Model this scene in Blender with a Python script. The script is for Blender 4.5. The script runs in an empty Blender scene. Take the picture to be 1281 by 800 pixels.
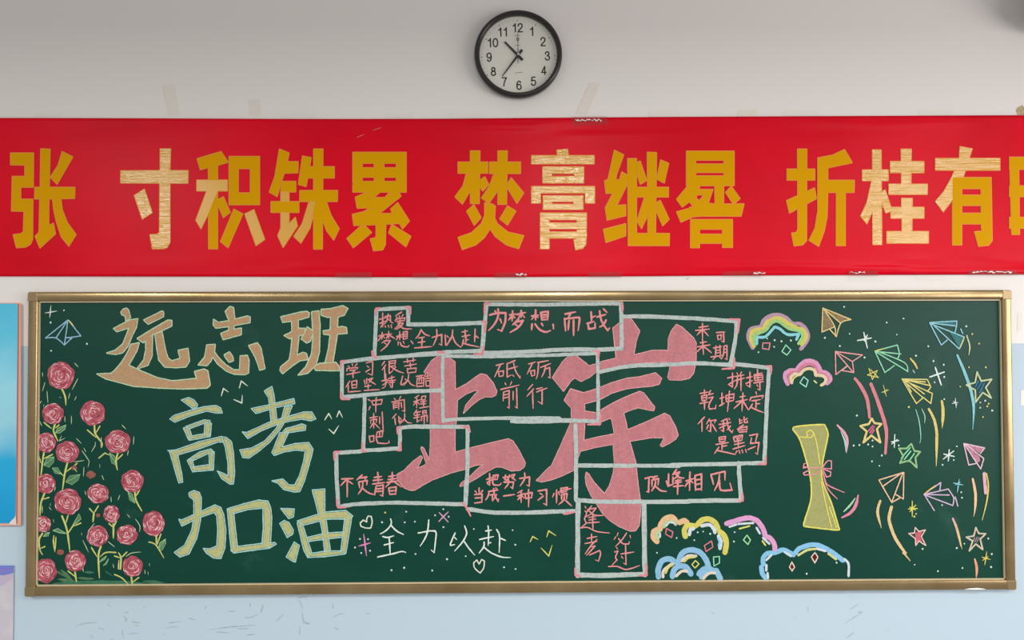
import bpy, bmesh, math, random
from mathutils import Vector, Matrix
from mathutils.geometry import tessellate_polygon
random.seed(7)
S = bpy.context.scene
COL = S.collection
IMG_W, IMG_H, F = 1281.0, 800.0, 925.0

# ------------------------------------------------------------------ camera
yaw, pitch, roll = 0.012178013, 0.020057837, -0.002732766
CAM = Vector((-0.0842475, -3.0322487, 1.8412426))
fwd = Vector((math.sin(yaw) * math.cos(pitch), math.cos(yaw) * math.cos(pitch), math.sin(pitch)))
r0 = Vector((math.cos(yaw), -math.sin(yaw), 0)); u0 = r0.cross(fwd)
RGT = math.cos(roll) * r0 + math.sin(roll) * u0
UPV = -math.sin(roll) * r0 + math.cos(roll) * u0
cam = bpy.data.objects.new('camera', bpy.data.cameras.new('camera')); COL.objects.link(cam)
cam.data.sensor_width = 36.0; cam.data.lens = F / IMG_W * 36.0; cam.data.clip_start = 0.05
M = Matrix((RGT, UPV, -fwd)).transposed().to_4x4(); M.translation = CAM
cam.matrix_world = M
S.camera = cam

def P(px, py, y):
    """point of the plane at depth y behind/in front of the wall seen at a photo pixel"""
    d = fwd + RGT * ((px - IMG_W / 2) / F) - UPV * ((py - IMG_H / 2) / F)
    return CAM + d * ((y - CAM.y) / d.y)

# ------------------------------------------------------------------ light
S.view_settings.view_transform = 'Standard'; S.view_settings.look = 'None'
S.view_settings.exposure = 0.14; S.view_settings.gamma = 1.0; S.view_settings.use_curve_mapping = False
w = bpy.data.worlds.new('World'); S.world = w; w.use_nodes = True
w.node_tree.nodes['Background'].inputs[0].default_value = (1.0, 0.97, 0.96, 1)
w.node_tree.nodes['Background'].inputs[1].default_value = 0.36

def area(name, loc, size, size_y, power, color, rot):
    l = bpy.data.lights.new(name, 'AREA'); l.shape = 'RECTANGLE'; l.size = size; l.size_y = size_y
    l.energy = power; l.color = color
    o = bpy.data.objects.new(name, l); o.location = loc; o.rotation_euler = rot; COL.objects.link(o)
    return o
# ceiling tubes hung in three rows, and the window side of the classroom on the right
for lx in (-2.95, 0.42, 3.1):
    for ly in (-3.1, -5.6):
        area('ceiling_tube', (lx, ly, 3.12), 0.16, 1.25, 62, (0.98, 1.0, 0.97), (0, 0, 0))
area('window_light', (4.9, -3.2, 1.75), 1.7, 4.2, 128, (1.0, 0.95, 0.95), (0, math.radians(90), 0))

# ------------------------------------------------------------------ materials
def lin(c):
    out = []
    for v in c:
        v = v / 255.0
        out.append(v / 12.92 if v <= 0.04045 else ((v + 0.055) / 1.055) ** 2.4)
    return out
def mat(name, rgb, rough=0.6, spec=0.3, metal=0.0, gain=1.0):
    m = bpy.data.materials.new(name); m.use_nodes = True
    b = m.node_tree.nodes['Principled BSDF']
    c = [min(1, v * gain) for v in lin(rgb)]
    b.inputs['Base Color'].default_value = (*c, 1); b.inputs['Roughness'].default_value = rough
    b.inputs['Specular IOR Level'].default_value = spec; b.inputs['Metallic'].default_value = metal
    return m
def noisy(m, c2, scale=(1, 1, 1), nscale=40, detail=4, lo=0.4, hi=0.65, rough=0.6):
    """mottle the base colour towards a second colour with world-fixed noise"""
    nt = m.node_tree; N = nt.nodes; L = nt.links; b = N['Principled BSDF']
    g = N.new('ShaderNodeNewGeometry'); mp = N.new('ShaderNodeMapping'); mp.inputs['Scale'].default_value = scale
    no = N.new('ShaderNodeTexNoise'); no.inputs['Scale'].default_value = nscale; no.inputs['Detail'].default_value = detail
    no.inputs['Roughness'].default_value = rough
    r = N.new('ShaderNodeMapRange'); r.inputs[1].default_value = lo; r.inputs[2].default_value = hi
    mx = N.new('ShaderNodeMix'); mx.data_type = 'RGBA'
    base = tuple(b.inputs['Base Color'].default_value)
    L.new(g.outputs['Position'], mp.inputs[0]); L.new(mp.outputs[0], no.inputs['Vector'])
    L.new(no.outputs['Fac'], r.inputs[0]); L.new(r.outputs[0], mx.inputs['Factor'])
    prev = b.inputs['Base Color'].links[0].from_socket if b.inputs['Base Color'].links else None
    if prev: L.new(prev, mx.inputs['A'])
    else: mx.inputs['A'].default_value = base
    mx.inputs['B'].default_value = (*lin(c2), 1)
    L.new(mx.outputs['Result'], b.inputs['Base Color'])
    return m
def bump(m, nscale, strength, dist=0.002, scale=(1, 1, 1), detail=3):
    nt = m.node_tree; N = nt.nodes; L = nt.links; b = N['Principled BSDF']
    g = N.new('ShaderNodeNewGeometry'); mp = N.new('ShaderNodeMapping'); mp.inputs['Scale'].default_value = scale
    no = N.new('ShaderNodeTexNoise'); no.inputs['Scale'].default_value = nscale; no.inputs['Detail'].default_value = detail
    bp = N.new('ShaderNodeBump'); bp.inputs['Strength'].default_value = strength; bp.inputs['Distance'].default_value = dist
    L.new(g.outputs['Position'], mp.inputs[0]); L.new(mp.outputs[0], no.inputs['Vector'])
    L.new(no.outputs['Fac'], bp.inputs['Height']); L.new(bp.outputs[0], b.inputs['Normal'])
    return m

_chalk = {}
def chalk(rgb, wear=0.80):
    k = (rgb, wear)
    if k not in _chalk:
        m = mat('chalk_%d_%d_%d' % rgb, rgb, 0.95, 0.05)
        d = tuple(int(v * wear + b * (1 - wear)) for v, b in zip(rgb, (22, 70, 58)))
        noisy(m, d, (1, 1, 1), 110, 4, 0.44, 0.78)
        _chalk[k] = m
    return _chalk[k]

TAN, TAN_E = (188, 150, 114), (190, 216, 178)
YEL, YEL_E = (186, 186, 130), (166, 208, 204)
PINK, PINK_E = (196, 125, 131), (236, 172, 172)
GREY, ROSE_PINK, TEXT = (184, 192, 188), (224, 142, 150), (224, 144, 144)
WHITE = (222, 232, 222)

# ------------------------------------------------------------------ mesh helpers
class MB:
    def __init__(s): s.v = []; s.f = []; s.mi = []; s.m = []
    def slot(s, m):
        if m not in s.m: s.m.append(m)
        return s.m.index(m)
    def face(s, pts, m):
        n = len(s.v); s.v += [Vector(p) for p in pts]; s.f.append(list(range(n, n + len(pts)))); s.mi.append(s.slot(m))
    def mesh(s, verts, faces, m):
        n = len(s.v); k = s.slot(m); s.v += [Vector(p) for p in verts]
        for f in faces: s.f.append([i + n for i in f]); s.mi.append(k)
    def box(s, a, b, m):
        x0, y0, z0 = a; x1, y1, z1 = b
        vs = [(x0, y0, z0), (x1, y0, z0), (x1, y1, z0), (x0, y1, z0), (x0, y0, z1), (x1, y0, z1), (x1, y1, z1), (x0, y1, z1)]
        s.mesh(vs, [(0, 3, 2, 1), (4, 5, 6, 7), (0, 1, 5, 4), (1, 2, 6, 5), (2, 3, 7, 6), (3, 0, 4, 7)], m)
    def build(s, name, parent=None, smooth=False, bevel=0.0, origin=None):
        lo = Vector((min(v[i] for v in s.v) for i in range(3))); hi = Vector((max(v[i] for v in s.v) for i in range(3)))
        c = origin if origin is not None else (lo + hi) / 2
        me = bpy.data.meshes.new(name)
        me.from_pydata([v - c for v in s.v], [], s.f)
        for m in s.m: me.materials.append(m)
        for p, k in zip(me.polygons, s.mi): p.material_index = k; p.use_smooth = smooth
        me.update()
        o = bpy.data.objects.new(name, me); COL.objects.link(o)
        o.location = c - (Vector(parent['_w']) if parent else Vector((0, 0, 0)))
        o['_w'] = tuple(c)
        if parent: o.parent = parent
        if bevel:
            bm = o.modifiers.new('bevel', 'BEVEL'); bm.width = bevel; bm.segments = 3; bm.limit_method = 'ANGLE'
        return o
def thing(name, label, cat, loc, group=None):
    o = bpy.data.objects.new(name, None); COL.objects.link(o); o.location = loc; o['_w'] = tuple(loc)
    o.empty_display_size = 0.1
    tag(o, label, cat, group); return o
def tag(o, label, cat=None, group=None):
    o['label'] = label
    if cat: o['category'] = cat
    if group: o['group'] = group
    return o

# ---- photo-traced line work: "@ox,oy[,scale] x y x,y ..." in crop coordinates
CUR = [0.0, 0.0, 8.0]
def path(txt):
    pts = []
    for t in txt.replace('|', ' ').split():
        if t[0] == '@':
            q = [float(v) for v in t[1:].split(',')]
            CUR[0], CUR[1] = q[0], q[1]; CUR[2] = q[2] if len(q) > 2 else 8.0
            continue
        x, y = t.split(',')
        pts.append((CUR[0] + float(x) / CUR[2], CUR[1] + float(y) / CUR[2]))
    return pts
def at(ox, oy, s=8.0): CUR[:] = [ox, oy, s]
def paths(txt): return [path(t) for t in txt.split('|') if t.strip()]

BOARD_Y = -0.012
SEQ = [0]
def lev(level):
    SEQ[0] = (SEQ[0] + 1) % 45
    return BOARD_Y - 0.0003 - 0.0006 * level - 0.000012 * SEQ[0]

def _smooth(pts):
    """Catmull-Rom between sharp corners"""
    if len(pts) < 3: return [pts]
    runs = [[pts[0]]]
    for i in range(1, len(pts) - 1):
        a = Vector(pts[i]) - Vector(pts[i - 1]); b = Vector(pts[i + 1]) - Vector(pts[i])
        runs[-1].append(pts[i])
        if a.length and b.length and a.angle(b) > 0.95: runs.append([pts[i]])
    runs[-1].append(pts[-1])
    out = []
    for r in runs:
        if len(r) < 3: out.append(r); continue
        q = [r[0]] + r + [r[-1]]; o = []
        for i in range(1, len(q) - 2):
            p0, p1, p2, p3 = (Vector(q[k]) for k in (i - 1, i, i + 1, i + 2))
            for k in range(4):
                t = k / 4
                o.append(tuple(0.5 * (2 * p1 + (p2 - p0) * t + (2 * p0 - 5 * p1 + 4 * p2 - p3) * t * t + (3 * p1 - p0 - 3 * p2 + p3) * t ** 3)))
        o.append(r[-1]); out.append(o)
    return out
def ribbon(mb, pts, wd, m, level=5, t0=1.0, t1=1.0, rag=0.10, depth=None, smooth=True, P=P):
    """a chalk stroke: pts in photo pixels, wd its width in pixels, t0/t1 taper at the ends"""
    y = lev(level) if depth is None else depth
    total = sum((Vector(b) - Vector(a)).length for a, b in zip(pts, pts[1:])) or 1
    run = 0.0
    for piece in (_smooth(pts) if smooth else [[a, b] for a, b in zip(pts, pts[1:])]):
        # resample long straight pieces so the edge can be ragged
        q = [piece[0]]
        for a, b in zip(piece, piece[1:]):
            L = (Vector(b) - Vector(a)).length; n = max(1, min(12, int(L / max(2.0, wd * 1.3))))
            for k in range(1, n + 1): q.append((a[0] + (b[0] - a[0]) * k / n, a[1] + (b[1] - a[1]) * k / n))
        if depth is None: y = lev(level)
        vs = []; n = len(q); acc = run
        for i, p in enumerate(q):
            a = Vector(q[max(0, i - 1)]); b = Vector(q[min(n - 1, i + 1)])
            d = (b - a); d = d.normalized() if d.length else Vector((1, 0))
            if i: acc += (Vector(p) - Vector(q[i - 1])).length
            t = acc / total
            k = min(1.0, t0 + (1 - t0) * min(1, t / 0.3), t1 + (1 - t1) * min(1, (1 - t) / 0.35))
            for sgn in (1, -1):
                h = wd / 2 * k * (1 + random.uniform(-rag, rag))
                vs.append(P(p[0] - d.y * h * sgn, p[1] + d.x * h * sgn, y - 3e-6 * i))
        run = acc
        mb.mesh(vs, [(2 * i, 2 * i + 1, 2 * i + 3, 2 * i + 2) for i in range(n - 1)], m)
        for p, k in ((q[0], t0 if piece[0] == pts[0] else 1), (q[-1], t1 if piece[-1] == pts[-1] else 1)):
            rr = wd / 2 * k * 0.97
            y = lev(level) if depth is None else y - 4e-6
            mb.face([P(p[0] + rr * math.cos(a * math.pi / 4), p[1] + rr * math.sin(a * math.pi / 4), y) for a in range(8)], m)
def poly(mb, pts, m, level=2, depth=None):
    y = lev(level) if depth is None else depth
    v = [Vector((a, b, 0)) for a, b in pts]
    vs = [P(a, b, y) for a, b in pts]
    mb.mesh(vs, [tuple(t) for t in tessellate_polygon([v])], m)
def outlined(mb, pts, fill, edge, ew, l_edge=1, l_fill=2):
    ribbon(mb, pts + [pts[0]], ew, edge, l_edge, smooth=False, rag=0.12)
    poly(mb, pts, fill, l_fill)
def disc(mb, px, py, r, m, level=5, depth=None, n=9, rag=0.15, ry=None):
    y = lev(level) if depth is None else depth
    mb.face([P(px + r * (1 + random.uniform(-rag, rag)) * math.cos(2 * math.pi * a / n), py + (ry or r) * (1 + random.uniform(-rag, rag)) * math.sin(2 * math.pi * a / n), y) for a in range(n)], m)

# ================================================================== SETTING: the two-tone wall
m_wall = mat('wall_paint', (232, 228, 224), 0.75, 0.25)
nt = m_wall.node_tree; b = nt.nodes['Principled BSDF']
g = nt.nodes.new('ShaderNodeNewGeometry'); sx = nt.nodes.new('ShaderNodeSeparateXYZ'); cmp_ = nt.nodes.new('ShaderNodeMath'); cmp_.operation = 'LESS_THAN'
cmp_.inputs[1].default_value = P(640, 431, 0).z
mx = nt.nodes.new('ShaderNodeMix'); mx.data_type = 'RGBA'
mx.inputs['A'].default_value = (*lin((234, 229, 224)), 1); mx.inputs['B'].default_value = (*lin((187, 205, 217)), 1)
nt.links.new(g.outputs['Position'], sx.inputs[0]); nt.links.new(sx.outputs['Z'], cmp_.inputs[0])
nt.links.new(cmp_.outputs[0], mx.inputs['Factor']); nt.links.new(mx.outputs['Result'], b.inputs['Base Color'])
bump(m_wall, 14, 0.10, 0.004)
mb = MB(); mb.box((-4.6, 0, 0), (4.6, 0.12, 3.7), m_wall)
wall = mb.build('wall_back'); wall['kind'] = 'structure'; tag(wall, 'classroom wall painted white above and pale blue below')
# scuffs and scratches rubbed into the blue paint under the board
m_scuff = mat('scuff_grey', (150, 164, 170), 0.9, 0.1); noisy(m_scuff, (176, 192, 200), nscale=60)
mb = MB()
for org, txt in (((80, 740, 4.0), "60,175 100,158 165,152|170,178 205,188|300,100 325,105|300,120 315,140 300,150|340,150 380,155|355,165 375,170|215,60 240,75|395,78 415,72|705,85 712,70|820,95 860,98|520,155 580,148|510,178 575,172|620,130 660,140|900,130 940,125 970,112|730,190 800,178 870,172 960,165|760,200 830,205|870,185 930,182|910,215 960,212|985,105 998,60|930,55 932,75|1175,40 1195,80|1165,30 1210,25|1190,100 1200,160|1180,170 1180,220|1060,150 1100,110|1205,158 1235,155|290,190 300,235|230,238 250,235|320,210 380,205|135,215 145,235|225,52 235,56|345,135 350,145|500,215 510,208"),
                 ((380, 730, 3.05), "110,130 135,115 155,113|235,112 255,113|110,75 112,95|0,140 20,155|115,165 135,175|5,45 12,55|380,105 384,108|1085,105 1095,108|678,57 682,58"),
                 ((800, 730, 2.66), "240,95 250,100|685,130 740,95|690,180 715,160|700,85 730,65|825,150 830,158|700,40 706,35|560,75 562,90|280,102 286,106|515,110 522,114|725,95 745,92"),
                 ((640, 310, 4.0), "872,158 890,146")):
    at(*org)
    for p in paths(txt): ribbon(mb, p, 0.85, m_scuff, t0=0.4, t1=0.3, depth=-0.0008, rag=0.35)
o = mb.build('scuff_marks', wall); o['kind'] = 'stuff'; o['label'] = 'dark scuffs and scratches in the blue paint'

# ================================================================== RED BANNER
def b_top(x): return 147.4 + 1.4 * math.exp(-((x - 430) / 260) ** 2) - 3.3 * max(0, (x - 560) / 721)
def b_bot(x): return 345.4 + 1.0 * math.exp(-((x - 560) / 280) ** 2) - 2.6 * max(0, (x - 620) / 661)
def fold(x, y, pts, wd, amp):
    for (x0, y0), (x1, y1) in zip(pts, pts[1:]):
        if x0 <= x <= x1:
            c = y0 + (y1 - y0) * (x - x0) / (x1 - x0); e = min(1, (x - pts[0][0]) / 40, (pts[-1][0] - x) / 40)
            return amp * max(0, e) * math.exp(-((y - c) / wd) ** 2)
    return 0
def b_disp(x, y):
    d = 0.0
    d += fold(x, y, [(860, 334), (980, 332), (1060, 335), (1120, 337), (1420, 342)], 2.6, 0.0050)
    d += fold(x, y, [(1060, 339), (1110, 335), (1150, 340), (1240, 341)], 2.0, 0.0045)
    d += fold(x, y, [(1120, 324), (1200, 326), (1290, 336), (1420, 340)], 4.0, 0.0040)
    d += fold(x, y, [(1150, 337), (1200, 334), (1260, 339), (1400, 336)], 2.2, 0.0045)
    d += fold(x, y, [(340, 336), (400, 331), (440, 334), (520, 339)], 2.4, 0.0030)
    d += fold(x, y, [(560, 160), (640, 158), (740, 152)], 3.0, 0.0030)
    d += fold(x, y, [(690, 170), (780, 169), (880, 168)], 3.4, 0.0028)
    d += fold(x, y, [(440, 156), (560, 153), (700, 163)], 3.0, 0.0018)
    d += fold(x, y, [(980, 152), (1100, 156), (1240, 151)], 4.0, 0.0020)
    d += 0.0010 * math.sin(x * 0.021 + y * 0.05) * max(0, min(1, (abs(y - 247) - 72) / 12))
    return d
m_red = mat('banner_red', (224, 0, 34), 0.36, 0.12); noisy(m_red, (208, 0, 28), (1, 1, 1), 2.2, 3, 0.35, 0.7)
ban = thing('banner', 'long red banner with gold Chinese characters taped across the wall above the blackboard', 'banner', P(640, 345, -0.006))
mb = MB(); nx, ny = 392, 56; xs0, xs1 = -150.0, 1640.0
vs = []
for j in range(ny + 1):
    for i in range(nx + 1):
        x = xs0 + (xs1 - xs0) * i / nx; t = j / ny; y = b_top(x) * (1 - t) + b_bot(x) * t
        vs.append(P(x, y, -0.006 - b_disp(x, y)))
fs = [(j * (nx + 1) + i, (j + 1) * (nx + 1) + i, (j + 1) * (nx + 1) + i + 1, j * (nx + 1) + i + 1) for j in range(ny) for i in range(nx)]
mb.mesh(vs, fs, m_red)
o = mb.build('banner_sheet', ban, smooth=True)
md = o.modifiers.new('thick', 'SOLIDIFY'); md.thickness = 0.0012; md.offset = 1

GOLD = (216, 156, 0)
m_gold = mat('gold_foil', GOLD, 0.5, 0.04, 0.0)
m_goldw = mat('gold_foil_creased', GOLD, 0.5, 0.3, 0.0)
_b = m_goldw.node_tree.nodes['Principled BSDF']; _b.inputs['Coat Weight'].default_value = 1.0; _b.inputs['Coat Roughness'].default_value = 0.22; _b.inputs['Coat IOR'].default_value = 1.8
bump(m_goldw, 30, 0.85, 0.004, (0.3, 1, 3.6), 4)
_n = m_goldw.node_tree; _n.links.new([x for x in _n.nodes if x.type == 'BUMP'][0].outputs[0], _b.inputs['Coat Normal'])
m_goldm = mat('gold_foil_glossy', GOLD, 0.5, 0.3, 0.0)
_m = m_goldm.node_tree.nodes['Principled BSDF']; _m.inputs['Coat Weight'].default_value = 0.8; _m.inputs['Coat Roughness'].default_value = 0.26; _m.inputs['Coat IOR'].default_value = 1.5
m_gedge = mat('gold_edge', (236, 140, 62), 0.5, 0.3)
BAN = {
 '张': (0, 180, 0, "76,65 240,65 238,308 148,308 148,395 235,395 233,680 218,715 185,735 118,740 95,648 150,642 168,625 172,480 83,478 88,232 178,232 178,150 76,148|292,35 358,38 352,310 535,310 533,388 350,392 348,582 382,568 396,642 286,742 252,660 280,630 285,392 248,392 250,310 288,310|375,388 435,388 445,470 480,560 543,648 492,728 440,665 405,560 385,470|445,55 520,93 408,287 360,237 415,155"),
 '寸': (140, 180, 1, "345,35 420,35 415,190 545,190 543,280 415,280 415,700 395,738 370,748 290,748 272,648 325,645 340,630 342,280 63,278 63,192 345,190|232,323 288,490 217,536 160,368"),
 '积': (140, 180, 0, "610,105 780,55 830,130 755,152 632,183|690,140 755,140 755,748 692,748|607,258 825,258 825,335 607,335|678,335 755,335 690,495 637,605 600,545|797,378 845,488 797,525 755,430 755,400|838,90 1055,90 1055,175 838,175|838,90 903,90 903,433 838,433|990,90 1055,90 1055,433 990,433|838,350 1055,350 1055,433 838,433|872,467 935,500 830,740 777,697|1015,470 1092,682 1030,725 950,500"),
 '铢': (330, 180, 0, "112,37 180,65 168,127 245,127 243,205 145,208 95,375 40,343 80,230|130,268 228,268 228,342 122,342|122,340 180,340 180,570 225,525 240,585 138,738 100,655 122,600|52,412 250,412 250,488 52,488|357,37 422,37 418,750 357,750|277,87 338,98 302,303 248,288|320,163 503,163 503,242 312,242|258,333 527,333 525,410 258,410|325,408 365,408 355,500 330,600 265,708 215,660 275,570|410,408 445,408 480,510 538,605 500,685 450,620 420,540"),
 '累': (330, 180, 0, "637,60 1017,60 1017,137 637,137|637,170 1017,170 1017,237 637,237|637,268 1017,268 1017,343 637,343|637,60 703,60 703,343 637,343|790,60 858,60 858,343 790,343|948,60 1017,60 1017,343 948,343|655,380 740,343 830,343 785,383 865,383 905,340 965,343 980,373 825,497 760,520 690,500 760,455 668,458|633,503 740,478 850,430 830,497 920,497 907,465 957,420 1040,550 992,605 970,567 645,582|803,560 872,560 868,720 850,755 785,762 762,678 795,672 803,660|710,572 770,632 640,740 595,675|915,575 1050,660 1015,733 893,635"),
 '焚': (560, 180, 0, "163,50 230,50 225,425 163,425|75,130 285,130 285,208 75,208|135,206 165,206 163,330 105,428 53,378 110,300|265,235 293,290 250,335 228,300 228,262|360,50 425,50 420,430 360,430|300,130 520,130 520,210 300,210|333,206 362,206 360,330 300,415 290,420 243,385 300,300|455,243 543,350 495,423 425,310 425,285|187,435 238,525 190,580 137,480|428,443 487,480 427,578 373,535|265,420 320,430 340,445 335,530 355,570 430,630 543,655 507,747 420,720 340,660 303,605 260,670 200,720 105,753 75,668 170,635 240,570 265,510"),
 '膏': (560, 180, 1, "780,45 857,38 863,86 787,86|600,83 1047,83 1047,142 600,142|680,163 972,163 972,210 680,210|680,232 972,232 972,278 680,278|680,163 742,163 742,278 680,278|907,163 972,163 972,278 907,278|600,303 1050,303 1050,422 985,422 985,350 663,350 663,422 600,422|683,370 967,370 967,410 683,410|683,430 967,430 967,467 683,467|683,370 745,370 745,467 683,467|902,370 967,370 967,467 902,467|663,493 725,493 725,748 663,748|925,493 992,493 988,715 965,745 915,755 903,685 925,680|663,493 992,493 992,540 663,540|663,564 992,564 992,605 663,605|663,628 992,628 992,672 663,672"),
 '继': (745, 180, 0, "135,45 200,78 150,215 143,258 172,255 187,200 232,225 225,290 150,440 215,435 215,512 83,543 70,455 125,350 75,352 65,265 90,250|57,610 215,570 215,655 75,703|230,105 292,105 292,640 527,640 525,725 235,725|318,122 365,260 320,287 295,210 295,135|465,115 522,138 490,278 438,250|370,60 435,62 428,645 375,645|288,310 520,310 520,378 288,378|352,375 378,375 372,510 328,603 297,550|462,403 525,538 480,583 435,480 435,420"),
 '晷': (745, 180, 0, "650,52 990,52 990,115 650,115|650,143 990,143 990,203 650,203|650,228 990,228 990,297 650,297|650,52 715,52 715,297 650,297|918,52 990,52 990,297 918,297|665,293 745,297 725,370 620,450 580,395|720,325 838,325 800,435 740,500 610,558 580,485 690,455 745,400 775,365 720,360|660,400 700,370 760,420 720,470|852,292 915,292 915,440 855,440|970,303 1032,390 985,430 930,345|670,455 770,420 860,430 1060,428 1040,515 760,515 690,520|680,540 978,540 978,608 680,608|680,645 978,645 978,708 680,708|680,540 742,540 742,740 680,740|908,540 978,540 978,738 908,738"),
 '折': (975, 180, 0, "130,37 195,37 193,690 165,720 105,727 88,638 120,632 132,610|55,180 252,180 252,257 55,257|52,405 250,315 263,390 72,492|275,100 380,80 465,40 520,133 345,170 345,260 535,260 533,345 470,345 470,725 407,725 408,345 345,345 340,520 320,620 280,730 213,688 255,600 275,480"),
 '桂': (975, 180, 1, "665,42 727,42 732,718 668,718|593,185 778,185 778,262 593,262|660,262 727,262 720,420 665,480 625,570 580,515 625,420|755,328 800,460 808,478 760,492 735,430 727,345|870,37 943,37 940,290 872,290|793,125 1033,125 1033,205 793,205|783,287 1057,287 1057,360 783,360|873,388 950,388 947,630 877,630|797,452 1033,452 1033,530 797,530|768,625 1065,625 1065,708 768,708"),
 '有': (1081, 180, 2, "685,18 772,35 720,200 690,290 630,400 565,485 510,410 570,340 630,230 680,100|510,103 970,103 970,187 510,187|632,240 697,240 697,720 632,720|640,240 907,240 907,318 640,318|835,240 907,240 915,690 890,722 818,730 790,628 845,622 838,600|640,366 900,366 900,438 640,438|640,495 905,495 905,570 640,570"),
 '时': (1081, 180, 0, "1040,95 1103,95 1110,645 1055,645|1040,95 1290,95 1290,180 1040,180|1040,300 1290,300 1290,375 1040,375|1040,525 1290,525 1290,600 1040,600|1228,95 1290,95 1290,640 1228,640|1320,180 1560,180 1560,260 1320,260|1440,35 1510,35 1505,700 1480,745 1390,748 1370,650 1430,640 1440,600|1360,330 1410,310 1440,470 1385,520"),
}
for ch, (ox, oy, kind, txt) in BAN.items():
    at(ox, oy, 5.714)
    mb = MB(); ps = paths(txt)
    for i, p in enumerate(ps):
        ribbon(mb, p + [p[0]], 1.7, m_gedge, depth=-0.0088 - i * 4e-6, smooth=False, rag=0.0)
    for i, p in enumerate(ps):
        poly(mb, p, m_goldw if kind == 1 or (kind == 2 and i < 2) else m_goldm if (ch, i) in (('积', 2), ('积', 3), ('积', 10), ('铢', 2), ('铢', 8)) else m_gold, depth=-0.0094 - i * 4e-6)
    o = mb.build('banner_character', ban); o['label'] = 'gold character ' + ch + (' with creased shiny foil' if kind else '')

# clear tape along the banner's lower edge, with glints painted pale on its crumpled ends
m_tape = bpy.data.materials.new('clear_tape'); m_tape.use_nodes = True
nt = m_tape.node_tree; b = nt.nodes['Principled BSDF']; b.inputs['Base Color'].default_value = (0.5, 0.45, 0.42, 1)
b.inputs['Roughness'].default_value = 0.18; b.inputs['Specular IOR Level'].default_value = 0.6
tr = nt.nodes.new('ShaderNodeBsdfTransparent'); tr.inputs[0].default_value = (0.93, 0.90, 0.90, 1)
ms = nt.nodes.new('ShaderNodeMixShader'); ms.inputs[0].default_value = 0.03
nt.links.new(tr.outputs[0], ms.inputs[1]); nt.links.new(b.outputs[0], ms.inputs[2])
nt.links.new(ms.outputs[0], nt.nodes['Material Output'].inputs['Surface'])
m_glintbit = mat('tape_crumple_glint', (226, 210, 206), 0.22, 0.7)  # whitish base colour stands in for glints on the crumpled clear tape
def px_sheet(name, pts, y0, th, m, parent=None):
    """thin sheet with real thickness, front face towards the room"""
    mb = MB(); n = len(pts)
    vs = [P(a, c, y0 - th) for a, c in pts] + [P(a, c, y0) for a, c in pts]
    mb.mesh(vs, [tuple(range(n)), tuple(range(2 * n - 1, n - 1, -1))] + [(i, i + n, (i + 1) % n + n, (i + 1) % n) for i in range(n)], m)
    return mb.build(name, parent)
def crumple(mb, xa, xb, yc, h, y, n):
    """one connected crinkled strip"""
    vs = []
    for k in range(n + 1):
        x = xa + (xb - xa) * k / n; c = yc + random.uniform(-1.2, 1.2); hh = h * random.uniform(0.1, 1.0)
        vs += [P(x + random.uniform(-.6, .6), c - hh, y - random.uniform(0, 0.0025)), P(x + random.uniform(-.6, .6), c + hh, y - random.uniform(0, 0.0025))]
    mb.mesh(vs, [(2 * k, 2 * k + 1, 2 * k + 3, 2 * k + 2) for k in range(n)], m_glintbit)
CT = [(420, 465, 'left of centre below the fifth character'), (516, 547, 'below the gap after the fifth character'), (619, 657, 'below the sixth character, crumpled at its right end'),
      (736, 777, 'below the left half of the eighth character'), (905, 955, 'below the ninth character, with a shiny curled edge'), (1062, 1098, 'below the tenth character, beside two white glints'), (1212, 1272, 'at the right end, badly wrinkled')]
for i, (a, c, lab) in enumerate(CT):
    yb = b_bot((a + c) / 2)
    o = px_sheet('clear_tape', [(a, yb - 5), (c, yb - 6), (c + 0.5, yb + 1.4), (a - 0.5, yb + 1.0)], -0.0135 if a < 1000 else -0.016, 0.0005, m_tape)
    tag(o, 'clear tape on the banner\'s lower edge ' + lab, 'tape', 'clear tape holding the banner')
    if i in (2, 4, 5, 6):
        mb = MB(); n = 5 if i != 6 else 9
        xa, xb = (c - 12, c + 2) if i in (2, 4) else (a, a + 20) if i == 5 else (a + 4, c - 6)
        crumple(mb, xa, xb, yb - 3.0, 1.1, -0.018, 9 if i != 6 else 22)
        mb.build('crumpled_end', o)['label'] = 'crumpled shiny tape end with glints painted pale'
# crumpled tape at the banner's top edge, glints painted in
t = px_sheet('clear_tape', [(716, 145.5), (759, 145), (760, 156), (716, 157)], -0.0095, 0.0005, m_tape)
tag(t, 'crinkled clear tape over the banner\'s top edge above the seventh character', 'tape', 'clear tape holding the banner')
mb = MB()
crumple(mb, 719, 753, 150, 1.4, -0.0115, 20)
mb.build('crumpled_end', t)['label'] = 'crumpled shiny tape end with glints painted pale'
# a pale crease scratched into the red sheet
at(400, 140, 5.823); m_cr = mat('crease_pale', (232, 110, 110), 0.4, 0.5)
for p in paths("270,185 325,163|385,135 450,112"):
    mb = MB(); ribbon(mb, p, 0.8, m_cr, depth=-0.0095, t0=0.5, t1=0.3)
    mb.build('scratch', ban)['label'] = 'pale scratch in the red sheet'

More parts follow.
